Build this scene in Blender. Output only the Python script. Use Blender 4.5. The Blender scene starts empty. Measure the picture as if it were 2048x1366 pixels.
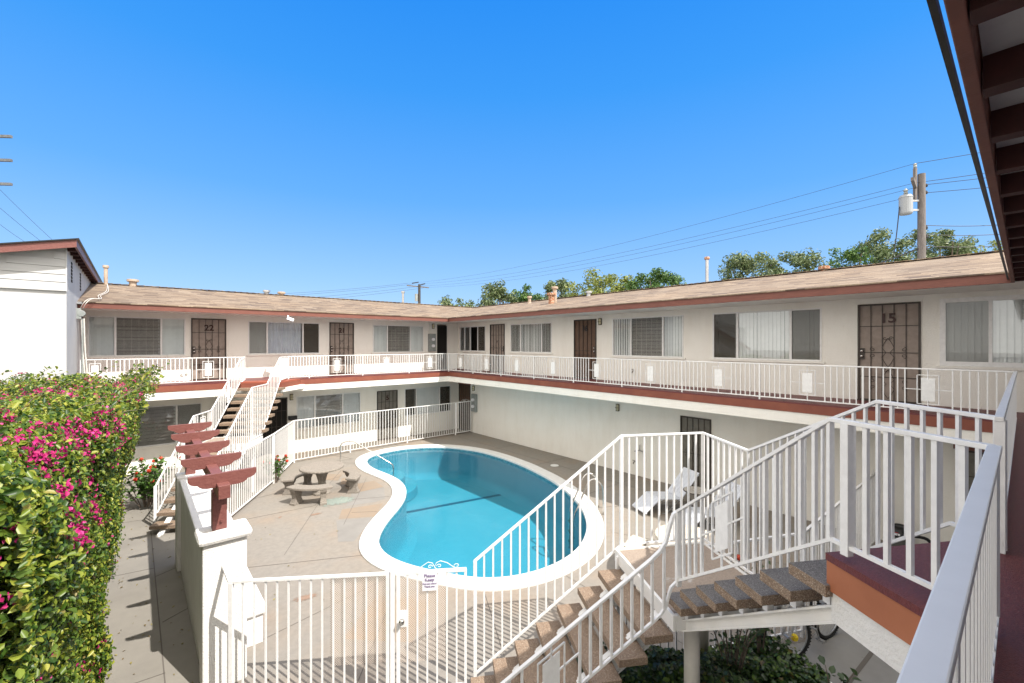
import bpy, math, random
import numpy as np
from mathutils import Vector, Matrix
from mathutils.geometry import tessellate_polygon
random.seed(7); rng = np.random.default_rng(7)
SC = bpy.context.scene
COL = SC.collection
R = math.radians
# ------------------------------------------------------------------ places (metres; ground z = 0, camera plan position = origin)
HG = 4.13; SLAB = 2.91; DE, DW = 10.39, 11.92; FE, FW = 16.40, 17.94
EAVE_B, EAVE_T = HG + .958, HG + 1.142
AL = R(31); E1 = (math.sin(AL), math.cos(AL)); E2 = (E1[1], -E1[0])
def L1(a, b, z=None):
    x, y = 3.06 + a*E1[0] + b*E2[0], .76 + a*E1[1] + b*E2[1]
    return (x, y) if z is None else (x, y, z)
def L2(a, b, z=None):
    x, y = 4.15 + a*E1[0] + b*E2[0], 16.5 + a*E1[1] + b*E2[1]
    return (x, y) if z is None else (x, y, z)

# ------------------------------------------------------------------ materials
MATS = {}
def nt(name):
    m = bpy.data.materials.new(name); m.use_nodes = True
    n = m.node_tree.nodes; l = m.node_tree.links
    return m, n, l, n['Principled BSDF']
def noise(n, l, scale, detail=4, rough=.6, coord='Object', stretch=None):
    tc = n.new('ShaderNodeTexCoord'); t = n.new('ShaderNodeTexNoise')
    t.inputs['Scale'].default_value = scale; t.inputs['Detail'].default_value = detail; t.inputs['Roughness'].default_value = rough
    if stretch:
        mp = n.new('ShaderNodeMapping'); mp.inputs['Scale'].default_value = stretch
        l.new(tc.outputs[coord], mp.inputs[0]); l.new(mp.outputs[0], t.inputs['Vector'])
    else: l.new(tc.outputs[coord], t.inputs['Vector'])
    return t
def ramp(n, l, src, stops):
    r = n.new('ShaderNodeValToRGB'); e = r.color_ramp.elements
    while len(e) < len(stops): e.new(.5)
    for i, (p, c) in enumerate(stops): e[i].position = p; e[i].color = (*c, 1)
    l.new(src, r.inputs[0]); return r
def mat(name, c, c2=None, scale=6, rough=.75, bump=0, bscale=60, metal=0, spec=.4, lo=.35, hi=.65, detail=4, dirt=None, stretch=None):
    if name in MATS: return MATS[name]
    m, n, l, b = nt(name)
    b.inputs['Roughness'].default_value = rough; b.inputs['Metallic'].default_value = metal
    b.inputs['Specular IOR Level'].default_value = spec
    if c2:
        t = noise(n, l, scale, detail, stretch=stretch); r = ramp(n, l, t.outputs['Fac'], [(lo, c), (hi, c2)])
        out = r.outputs[0]
        if dirt:   # dirt = (colour, scale, threshold)
            t2 = noise(n, l, dirt[1], 6, .7); r2 = ramp(n, l, t2.outputs['Fac'], [(dirt[2], (0, 0, 0)), (dirt[2]+.12, (1, 1, 1))])
            mx = n.new('ShaderNodeMixRGB'); l.new(r2.outputs[0], mx.inputs[0]); l.new(out, mx.inputs[1]); mx.inputs[2].default_value = (*dirt[0], 1)
            out = mx.outputs[0]
        l.new(out, b.inputs['Base Color'])
    else: b.inputs['Base Color'].default_value = (*c, 1)
    if bump:
        t = noise(n, l, bscale, 5); bp = n.new('ShaderNodeBump'); bp.inputs['Strength'].default_value = bump; bp.inputs['Distance'].default_value = .02
        l.new(t.outputs['Fac'], bp.inputs['Height']); l.new(bp.outputs[0], b.inputs['Normal'])
    MATS[name] = m; return m
M = {}
def stucco_mat():
    m, n, l, b = nt('stucco_cream'); b.inputs['Roughness'].default_value = .95; b.inputs['Specular IOR Level'].default_value = .2
    t = noise(n, l, 1.3, 5); r = ramp(n, l, t.outputs['Fac'], [(.3, (.85, .825, .77)), (.7, (.82, .79, .73))])
    st_ = noise(n, l, 1, 6, .65, stretch=(2.2, 2.2, .5)); rs = ramp(n, l, st_.outputs['Fac'], [(.30, (.95, .94, .925)), (.52, (1, 1, 1)), (.75, (1.02, 1.02, 1.02))])
    mx = n.new('ShaderNodeMixRGB'); mx.blend_type = 'MULTIPLY'; mx.inputs[0].default_value = 1; l.new(r.outputs[0], mx.inputs[1]); l.new(rs.outputs[0], mx.inputs[2])
    d = noise(n, l, 2.6, 9, .75); rd = ramp(n, l, d.outputs['Fac'], [(.64, (0, 0, 0)), (.80, (.7, .7, .7))])
    m2 = n.new('ShaderNodeMixRGB'); l.new(rd.outputs[0], m2.inputs[0]); l.new(mx.outputs[0], m2.inputs[1]); m2.inputs[2].default_value = (.60, .55, .48, 1)
    f = noise(n, l, 85, 4); rf = ramp(n, l, f.outputs['Fac'], [(.3, (.95, .95, .95)), (.7, (1.04, 1.04, 1.04))])
    m3 = n.new('ShaderNodeMixRGB'); m3.blend_type = 'MULTIPLY'; m3.inputs[0].default_value = 1; l.new(m2.outputs[0], m3.inputs[1]); l.new(rf.outputs[0], m3.inputs[2]); l.new(m3.outputs[0], b.inputs['Base Color'])
    bp = n.new('ShaderNodeBump'); bp.inputs['Strength'].default_value = .45; bp.inputs['Distance'].default_value = .02; l.new(f.outputs['Fac'], bp.inputs['Height']); l.new(bp.outputs[0], b.inputs['Normal']); return m
M['stucco'] = stucco_mat()
M['stucco2'] = mat('stucco_neighbour', (.50, .50, .505), (.45, .45, .455), 1.2, .9, .25, 60, dirt=((.55, .50, .45), 1.5, .68))
M['stucco_wall'] = mat('stucco_pier', (.76, .74, .71), (.70, .68, .65), 3, .9, .6, 55, dirt=((.60, .46, .36), 3.5, .70))
M['siding'] = mat('siding_paint', (.52, .52, .52), (.45, .45, .45), 3, .7, .1, 40, stretch=(.4, 1, 4))
M['white'] = mat('white_paint', (.80, .79, .78), (.72, .71, .70), 14, .42, .06, 90, dirt=((.42, .31, .22), 23, .685))
M['whitecap'] = mat('white_cap_paint', (.76, .755, .75), (.72, .715, .71), 5, .38, .03, 60)
M['fascia'] = mat('fascia_paint', (.195, .072, .052), (.155, .056, .042), 5, .6, .15, 40, stretch=(1, 1, 6))
M['fascia_far'] = M['fascia']
M['band'] = mat('slab_band_paint', (.235, .075, .045), (.195, .058, .037), 3, .65, .1, 50)
M['deckpaint'] = mat('walkway_paint', (.15, .035, .035), (.10, .022, .026), 30, .45, .35, 120, stretch=(1, 4, 1))
M['pergola'] = mat('pergola_paint', (.195, .075, .063), (.15, .052, .045), 8, .45, .35, 25, stretch=(2, 9, 9), dirt=((.36, .15, .12), 30, .66))
M['rafter'] = mat('rafter_paint', (.055, .012, .010), (.035, .008, .007), 9, .7)
M['soffit'] = mat('soffit_boards', (.55, .54, .52), (.48, .47, .45), 5, .8, .1, 30, dirt=((.08, .05, .04), 12, .70))
M['darkmetal'] = mat('door_bronze', (.055, .042, .034), (.04, .03, .025), 20, .5)
M['doorpanel'] = mat('door_mesh_tan', (.31, .255, .22), (.26, .21, .18), 9, .7)
M['doorpanel2'] = mat('door_mesh_brown', (.13, .075, .05), (.10, .06, .04), 9, .7)
M['doorgrey'] = mat('door_mesh_grey', (.19, .175, .15), (.15, .14, .12), 9, .7)
M['black'] = mat('black_plastic', (.012, .012, .013), None, rough=.4)
M['void'] = mat('dark_room', (.012, .010, .009), None, rough=.9)
M['room'] = mat('dim_room', (.06, .045, .035), (.03, .025, .02), 2, .9)
M['number'] = mat('number_paint', (.035, .008, .006), None, rough=.5)
M['blind'] = mat('blind_fabric', (.84, .84, .82), (.80, .80, .78), 8, .8)
M['curtain'] = mat('curtain_fabric', (.72, .72, .76), (.62, .62, .68), 4, .9)
M['louvre'] = mat('louvre_grey', (.50, .47, .43), (.42, .39, .36), 6, .6)
M['metal'] = mat('galvanised', (.50, .50, .50), (.38, .38, .38), 12, .38, metal=.8)
M['steel'] = mat('polished_steel', (.62, .60, .57), None, rough=.2, metal=1)
M['greybox'] = mat('grey_box_paint', (.30, .32, .31), (.24, .26, .25), 9, .5)
M['lampglass'] = mat('lamp_glass', (.62, .58, .40), None, rough=.2)
M['rust'] = mat('rusty_vent', (.30, .11, .05), (.50, .36, .26), 22, .8, lo=.45, hi=.6)
M['tanpipe'] = mat('tan_pipe', (.44, .35, .28), (.36, .27, .20), 16, .7)
M['wood'] = mat('pole_wood', (.19, .17, .16), (.12, .105, .10), 7, .9, .4, 30, stretch=(4, 4, .4))
M['wire'] = mat('wire_black', (.03, .03, .035), None, rough=.6)
M['joint'] = mat('joint_dark', (.13, .115, .10), None, rough=.95)
M['path'] = mat('path_concrete', (.268, .247, .215), (.225, .207, .182), 1.3, .9, .15, 120, detail=9, dirt=((.24, .21, .18), 2.8, .64))
M['ground'] = mat('ground_concrete', (.30, .29, .27), (.24, .23, .215), 1.2, .9, .15, 90, detail=8, dirt=((.15, .13, .12), 3.5, .66))
M['coping'] = mat('coping_white', (.66, .655, .64), (.61, .605, .59), 5, .7, .12, 90, dirt=((.58, .55, .50), 6, .70))
M['plaster'] = mat('pool_plaster', (.18, .285, .36), (.15, .265, .34), 1.2, .8, detail=6)
M['stripe'] = mat('pool_stripe', (.008, .075, .13), None, rough=.8)
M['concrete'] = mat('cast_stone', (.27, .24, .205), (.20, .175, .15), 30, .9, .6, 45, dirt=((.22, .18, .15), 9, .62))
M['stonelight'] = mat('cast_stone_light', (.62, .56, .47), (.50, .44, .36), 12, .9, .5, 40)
M['resin'] = mat('white_resin', (.58, .60, .65), (.54, .56, .60), 8, .45)
M['mosaic'] = mat('mosaic_top', (.46, .43, .38), (.22, .20, .18), 40, .5, lo=.45, hi=.55)
M['trunk'] = mat('bark', (.12, .09, .07), (.20, .16, .13), 14, .95, .5, 20)
M['soil'] = mat('soil', (.06, .045, .032), (.09, .07, .05), 12, .95, .6, 30)
M['tyre'] = mat('tyre_rubber', (.02, .02, .02), None, rough=.8)
M['bikeframe'] = mat('bike_paint', (.03, .03, .035), None, rough=.35)
M['yellow'] = mat('yellow_petal', (.80, .62, .04), None, rough=.6)
M['signplate'] = mat('sign_plate', (.80, .80, .84), None, rough=.5)
M['signink'] = mat('sign_ink', (.22, .16, .30), None, rough=.6)
M['redink'] = mat('red_print', (.5, .03, .03), None, rough=.6)
M['ivory'] = mat('ivory_column', (.62, .585, .53), (.56, .53, .48), 8, .7, .2, 60)
M['channel'] = mat('channel_paint', (.76, .745, .72), (.70, .685, .66), 4, .5, .06, 40, dirt=((.42, .26, .15), 9, .74))
M['pvc'] = mat('cable_white', (.66, .63, .58), None, rough=.5)

def deck_material():
    m, n, l, b = nt('pool_deck_concrete')
    b.inputs['Roughness'].default_value = .9
    a = noise(n, l, .75, 3, .5); ra = ramp(n, l, a.outputs['Fac'], [(.42, (.235, .213, .186)), (.55, (.242, .213, .180)), (.68, (.26, .21, .165))])
    f = noise(n, l, 9, 8, .7); rf = ramp(n, l, f.outputs['Fac'], [(.3, (.86, .86, .86)), (.7, (1.08, 1.08, 1.08))])
    mx = n.new('ShaderNodeMixRGB'); mx.blend_type = 'MULTIPLY'; mx.inputs[0].default_value = 1
    l.new(ra.outputs[0], mx.inputs[1]); l.new(rf.outputs[0], mx.inputs[2])
    s = noise(n, l, 2.3, 8, .75); rs = ramp(n, l, s.outputs['Fac'], [(.60, (0, 0, 0)), (.74, (.6, .6, .6))])
    m2 = n.new('ShaderNodeMixRGB'); l.new(rs.outputs[0], m2.inputs[0]); l.new(mx.outputs[0], m2.inputs[1]); m2.inputs[2].default_value = (.24, .215, .185, 1)
    l.new(m2.outputs[0], b.inputs['Base Color'])
    t = noise(n, l, 140, 5); bp = n.new('ShaderNodeBump'); bp.inputs['Strength'].default_value = .15; l.new(t.outputs['Fac'], bp.inputs['Height']); l.new(bp.outputs[0], b.inputs['Normal'])
    return m
M['deck'] = deck_material()
def flat_patch(name, c, c2, scale, thr):
    """worn paint patch on the deck: colour shows through a broken noise edge"""
    m, n, l, b = nt(name); b.inputs['Roughness'].default_value = .9
    t = noise(n, l, scale, 8, .7); r = ramp(n, l, t.outputs['Fac'], [(.4, c), (.6, c2)]); l.new(r.outputs[0], b.inputs['Base Color'])
    tc = n.new('ShaderNodeTexCoord'); g = n.new('ShaderNodeTexGradient'); g.gradient_type = 'SPHERICAL'
    l.new(tc.outputs['Object'], g.inputs[0])
    t2 = noise(n, l, 5, 8, .75); ad = n.new('ShaderNodeMath'); ad.operation = 'ADD'; l.new(g.outputs['Fac'], ad.inputs[0]); m5 = n.new('ShaderNodeMath'); m5.operation = 'MULTIPLY'; m5.inputs[1].default_value = 2.2; l.new(t2.outputs['Fac'], m5.inputs[0]); l.new(m5.outputs[0], ad.inputs[1])
    gt = n.new('ShaderNodeMath'); gt.operation = 'GREATER_THAN'; gt.inputs[1].default_value = thr; l.new(ad.outputs[0], gt.inputs[0])
    l.new(gt.outputs[0], b.inputs['Alpha']); return m
def shingles(name, swap):
    m, n, l, b = nt(name); b.inputs['Roughness'].default_value = .95
    tc = n.new('ShaderNodeTexCoord'); sx = n.new('ShaderNodeSeparateXYZ'); cx = n.new('ShaderNodeCombineXYZ')
    l.new(tc.outputs['Object'], sx.inputs[0])
    l.new(sx.outputs['Y' if swap else 'X'], cx.inputs[0]); l.new(sx.outputs['X' if swap else 'Y'], cx.inputs[1])
    def mth(op, a_, b_=None, c_=None):
        m_ = n.new('ShaderNodeMath'); m_.operation = op
        for i_, v_ in enumerate((a_, b_, c_)):
            if v_ is None: continue
            if isinstance(v_, (int, float)): m_.inputs[i_].default_value = v_
            else: l.new(v_, m_.inputs[i_])
        return m_.outputs[0]
    nz = n.new('ShaderNodeTexNoise'); nz.inputs['Scale'].default_value = 2.5; nz.inputs['Detail'].default_value = 3; l.new(cx.outputs[0], nz.inputs['Vector'])
    s2 = n.new('ShaderNodeSeparateXYZ'); l.new(cx.outputs[0], s2.inputs[0])
    v = mth('DIVIDE', mth('ADD', s2.outputs['Y'], mth('MULTIPLY', nz.outputs['Fac'], .05)), .15); row = mth('FLOOR', v); fv = mth('FRACT', v)
    w1_ = n.new('ShaderNodeTexWhiteNoise'); w1_.noise_dimensions = '1D'; l.new(row, w1_.inputs['W'])
    u = mth('ADD', mth('DIVIDE', s2.outputs['X'], .36), mth('MULTIPLY', w1_.outputs['Value'], 37.0)); cell = mth('FLOOR', u); fu = mth('FRACT', u)
    cb = n.new('ShaderNodeCombineXYZ'); l.new(cell, cb.inputs[0]); l.new(row, cb.inputs[1])
    w2_ = n.new('ShaderNodeTexWhiteNoise'); w2_.noise_dimensions = '2D'; l.new(cb.outputs[0], w2_.inputs['Vector'])
    rc = ramp(n, l, w2_.outputs['Value'], [(0, (.09, .062, .045)), (.25, (.175, .128, .088)), (.65, (.235, .178, .122)), (1, (.32, .255, .185))])
    f = n.new('ShaderNodeTexNoise'); f.inputs['Scale'].default_value = 30; f.inputs['Detail'].default_value = 6; l.new(cx.outputs[0], f.inputs['Vector'])
    rf = ramp(n, l, f.outputs['Fac'], [(.3, (.78, .78, .78)), (.7, (1.2, 1.2, 1.2))])
    g1 = n.new('ShaderNodeTexNoise'); g1.inputs['Scale'].default_value = .6; l.new(cx.outputs[0], g1.inputs['Vector']); rg = ramp(n, l, g1.outputs['Fac'], [(.35, (.9, .9, .92)), (.65, (1.08, 1.04, 1.0))])
    mx = n.new('ShaderNodeMixRGB'); mx.blend_type = 'MULTIPLY'; mx.inputs[0].default_value = 1; l.new(rc.outputs[0], mx.inputs[1]); l.new(rf.outputs[0], mx.inputs[2])
    my = n.new('ShaderNodeMixRGB'); my.blend_type = 'MULTIPLY'; my.inputs[0].default_value = 1; l.new(mx.outputs[0], my.inputs[1]); l.new(rg.outputs[0], my.inputs[2])
    butt_shadow = mth('MULTIPLY', mth('LESS_THAN', fv, mth('MULTIPLY', w2_.outputs['Value'], .42)), .85)
    mz = n.new('ShaderNodeMixRGB'); l.new(butt_shadow, mz.inputs[0]); l.new(my.outputs[0], mz.inputs[1]); mz.inputs[2].default_value = (.085, .055, .04, 1)  # shadow line at each course edge painted dark into the shingle colour
    l.new(mz.outputs[0], b.inputs['Base Color'])
    bp = n.new('ShaderNodeBump'); bp.inputs['Strength'].default_value = .7; bp.inputs['Distance'].default_value = .02; bp.invert = True; l.new(fv, bp.inputs['Height'])
    l.new(bp.outputs[0], b.inputs['Normal']); return m
M['shingle_far'] = shingles('shingles_far', False); M['shingle_right'] = shingles('shingles_right', True)
def aggregate():
    m, n, l, b = nt('exposed_aggregate'); b.inputs['Roughness'].default_value = .8
    tc = n.new('ShaderNodeTexCoord'); v = n.new('ShaderNodeTexVoronoi'); v.inputs['Scale'].default_value = 210; l.new(tc.outputs['Object'], v.inputs['Vector'])
    sp = n.new('ShaderNodeSeparateColor'); l.new(v.outputs['Color'], sp.inputs[0])
    r = ramp(n, l, sp.outputs[0], [(0, (.19, .135, .095)), (.35, (.27, .19, .13)), (.7, (.34, .25, .18)), (.94, (.50, .43, .35))]); r.color_ramp.interpolation = 'CONSTANT'
    rd = ramp(n, l, v.outputs['Distance'], [(.3, (1, 1, 1)), (.9, (.55, .5, .46))])
    mx = n.new('ShaderNodeMixRGB'); mx.blend_type = 'MULTIPLY'; mx.inputs[0].default_value = 1; l.new(r.outputs[0], mx.inputs[1]); l.new(rd.outputs[0], mx.inputs[2])
    l.new(mx.outputs[0], b.inputs['Base Color'])
    bp = n.new('ShaderNodeBump'); bp.inputs['Strength'].default_value = .3; bp.inputs['Distance'].default_value = .005; bp.invert = True
    l.new(v.outputs['Distance'], bp.inputs['Height']); l.new(bp.outputs[0], b.inputs['Normal']); return m
M['aggregate'] = aggregate()
def grey_tops():
    m = M['aggregate'].copy(); m.name = 'grey_top_aggregate'; n = m.node_tree.nodes; l = m.node_tree.links; b = n['Principled BSDF']
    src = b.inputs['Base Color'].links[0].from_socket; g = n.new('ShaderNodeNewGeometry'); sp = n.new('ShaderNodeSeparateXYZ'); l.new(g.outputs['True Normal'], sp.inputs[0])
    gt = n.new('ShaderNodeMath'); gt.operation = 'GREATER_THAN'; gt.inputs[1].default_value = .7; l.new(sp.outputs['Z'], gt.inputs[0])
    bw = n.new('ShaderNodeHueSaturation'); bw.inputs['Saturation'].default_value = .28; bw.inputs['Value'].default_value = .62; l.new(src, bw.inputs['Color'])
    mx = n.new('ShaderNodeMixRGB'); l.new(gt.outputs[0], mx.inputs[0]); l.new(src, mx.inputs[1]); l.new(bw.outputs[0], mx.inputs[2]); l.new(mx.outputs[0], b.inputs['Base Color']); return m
M['aggregate_greytop'] = grey_tops()  # upward faces made darker and greyer than the sides
M['aggregate_grey'] = mat('landing_aggregate', (.34, .275, .22), (.26, .205, .165), 60, .85, .5, 90, detail=8, dirt=((.50, .475, .44), 2.6, .60))
def glass(name, tint, tr=.9):
    m = bpy.data.materials.new(name); m.use_nodes = True; n = m.node_tree.nodes; l = m.node_tree.links
    n.remove(n['Principled BSDF']); o = n['Material Output']
    t = n.new('ShaderNodeBsdfTransparent'); t.inputs[0].default_value = (*tint, 1)
    g = n.new('ShaderNodeBsdfGlossy'); g.inputs['Roughness'].default_value = .02; g.inputs['Color'].default_value = (.9, .95, 1, 1)
    f = n.new('ShaderNodeFresnel'); f.inputs['IOR'].default_value = 1.55
    a = n.new('ShaderNodeMath'); a.operation = 'MULTIPLY_ADD'; a.inputs[1].default_value = 1.6; a.inputs[2].default_value = .03; l.new(f.outputs[0], a.inputs[0])
    nz = noise(n, l, .9, 1); bp = n.new('ShaderNodeBump'); bp.inputs['Strength'].default_value = .05; l.new(nz.outputs['Fac'], bp.inputs['Height']); l.new(bp.outputs[0], g.inputs['Normal'])
    x = n.new('ShaderNodeMixShader'); l.new(a.outputs[0], x.inputs[0]); l.new(t.outputs[0], x.inputs[1]); l.new(g.outputs[0], x.inputs[2]); l.new(x.outputs[0], o.inputs[0])
    return m
M['glass'] = glass('window_glass', (.97, .98, .98))
def screen(name, c, fac):
    m = bpy.data.materials.new(name); m.use_nodes = True; n = m.node_tree.nodes; l = m.node_tree.links
    b = n['Principled BSDF']; b.inputs['Base Color'].default_value = (*c, 1); b.inputs['Roughness'].default_value = .8; b.inputs['Alpha'].default_value = fac
    return m
M['screen'] = screen('insect_screen', (.20, .195, .175), .42); M['screen_dark'] = screen('insect_screen_dark', (.09, .08, .065), .56)
def water():
    m = bpy.data.materials.new('pool_water'); m.use_nodes = True; n = m.node_tree.nodes; l = m.node_tree.links
    n.remove(n['Principled BSDF']); o = n['Material Output']
    t = n.new('ShaderNodeBsdfTransparent'); t.inputs[0].default_value = (.42, .90, .96, 1)
    g = n.new('ShaderNodeBsdfGlossy'); g.inputs['Roughness'].default_value = .03
    f = n.new('ShaderNodeFresnel'); f.inputs['IOR'].default_value = 1.25
    nz = noise(n, l, 3.5, 8, .62); nz.inputs['Distortion'].default_value = .5
    bp = n.new('ShaderNodeBump'); bp.inputs['Strength'].default_value = .10; bp.inputs['Distance'].default_value = .05; l.new(nz.outputs['Fac'], bp.inputs['Height'])
    l.new(bp.outputs[0], g.inputs['Normal']); l.new(bp.outputs[0], f.inputs['Normal'])
    x = n.new('ShaderNodeMixShader'); l.new(f.outputs[0], x.inputs[0]); l.new(t.outputs[0], x.inputs[1]); l.new(g.outputs[0], x.inputs[2]); l.new(x.outputs[0], o.inputs[0])
    return m
M['water'] = water()
def tiles():
    m, n, l, b = nt('waterline_tile'); b.inputs['Roughness'].default_value = .25
    tc = n.new('ShaderNodeTexCoord'); v = n.new('ShaderNodeTexVoronoi'); v.inputs['Scale'].default_value = 22; l.new(tc.outputs['Object'], v.inputs['Vector'])
    sp = n.new('ShaderNodeSeparateColor'); l.new(v.outputs['Color'], sp.inputs[0])
    r = ramp(n, l, sp.outputs[0], [(0, (.05, .17, .24)), (.6, (.09, .25, .32)), (1, (.20, .38, .42))]); l.new(r.outputs[0], b.inputs['Base Color']); return m
M['tile'] = tiles()
def mesh_sheet():
    m, n, l, b = nt('expanded_mesh'); b.inputs['Base Color'].default_value = (.62, .52, .44, 1); b.inputs['Roughness'].default_value = .6
    tc = n.new('ShaderNodeTexCoord'); sx = n.new('ShaderNodeSeparateXYZ'); l.new(tc.outputs['Object'], sx.inputs[0])
    u = n.new('ShaderNodeMath'); u.operation = 'ADD'; l.new(sx.outputs['X'], u.inputs[0]); l.new(sx.outputs['Z'], u.inputs[1])
    v = n.new('ShaderNodeMath'); v.operation = 'SUBTRACT'; l.new(sx.outputs['X'], v.inputs[0]); l.new(sx.outputs['Z'], v.inputs[1])
    outs = []
    for q in (u, v):
        d = n.new('ShaderNodeMath'); d.operation = 'MULTIPLY'; d.inputs[1].default_value = 38; l.new(q.outputs[0], d.inputs[0])
        f = n.new('ShaderNodeMath'); f.operation = 'FRACT'; l.new(d.outputs[0], f.inputs[0])
        g = n.new('ShaderNodeMath'); g.operation = 'LESS_THAN'; g.inputs[1].default_value = .2; l.new(f.outputs[0], g.inputs[0]); outs.append(g)
    mx = n.new('ShaderNodeMath'); mx.operation = 'MAXIMUM'; l.new(outs[0].outputs[0], mx.inputs[0]); l.new(outs[1].outputs[0], mx.inputs[1]); l.new(mx.outputs[0], b.inputs['Alpha'])
    return m
M['mesh'] = mesh_sheet()
def leafmat(name, stops, rough=.5, trans=.25):
    m, n, l, b = nt(name); b.inputs['Roughness'].default_value = rough
    g = n.new('ShaderNodeNewGeometry'); r = ramp(n, l, g.outputs['Random Per Island'], stops); l.new(r.outputs[0], b.inputs['Base Color'])
    t = n.new('ShaderNodeBsdfTranslucent'); l.new(r.outputs[0], t.inputs[0]); x = n.new('ShaderNodeMixShader'); x.inputs[0].default_value = trans
    o = n['Material Output']; l.new(b.outputs[0], x.inputs[1]); l.new(t.outputs[0], x.inputs[2]); l.new(x.outputs[0], o.inputs[0]); return m
M['leaf_b'] = leafmat('bougainvillea_leaf', [(0, (.02, .055, .008)), (.3, (.065, .125, .014)), (.6, (.15, .215, .022)), (.85, (.28, .32, .035)), (.97, (.40, .39, .06)), (1, (.24, .17, .06))], .4, .35)
M['bract'] = leafmat('bougainvillea_bract', [(0, (.26, .004, .07)), (.5, (.50, .010, .15)), (.85, (.66, .03, .24)), (1, (.75, .12, .34))], .6, .3)
M['leaf_ivy'] = leafmat('ivy_leaf', [(0, (.014, .034, .010)), (.6, (.038, .085, .018)), (.93, (.10, .17, .025)), (1, (.16, .11, .04))], .4, .15)
M['leaf_rose'] = leafmat('rose_leaf', [(0, (.02, .05, .014)), (1, (.06, .10, .025))], .45, .15)
M['leaf_ger'] = leafmat('geranium_leaf', [(0, (.04, .10, .015)), (1, (.10, .20, .03))], .5, .25)
M['pet_ger'] = leafmat('geranium_petal', [(0, (.62, .05, .02)), (1, (.85, .16, .08))], .6, .3)
M['leaf_t1'] = leafmat('tree_leaf_olive', [(0, (.06, .095, .035)), (.6, (.13, .18, .07)), (1, (.24, .28, .13))], .45, .25)
M['leaf_t2'] = leafmat('tree_leaf_yellow', [(0, (.12, .16, .03)), (.6, (.22, .26, .05)), (1, (.34, .35, .09))], .45, .3)
M['leaf_t3'] = leafmat('tree_leaf_deep', [(0, (.035, .085, .02)), (.6, (.08, .165, .035)), (1, (.16, .26, .06))], .45, .25)
M['dryleaf'] = leafmat('dry_leaf', [(0, (.14, .09, .04)), (1, (.30, .26, .08))], .7, .1)

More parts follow.
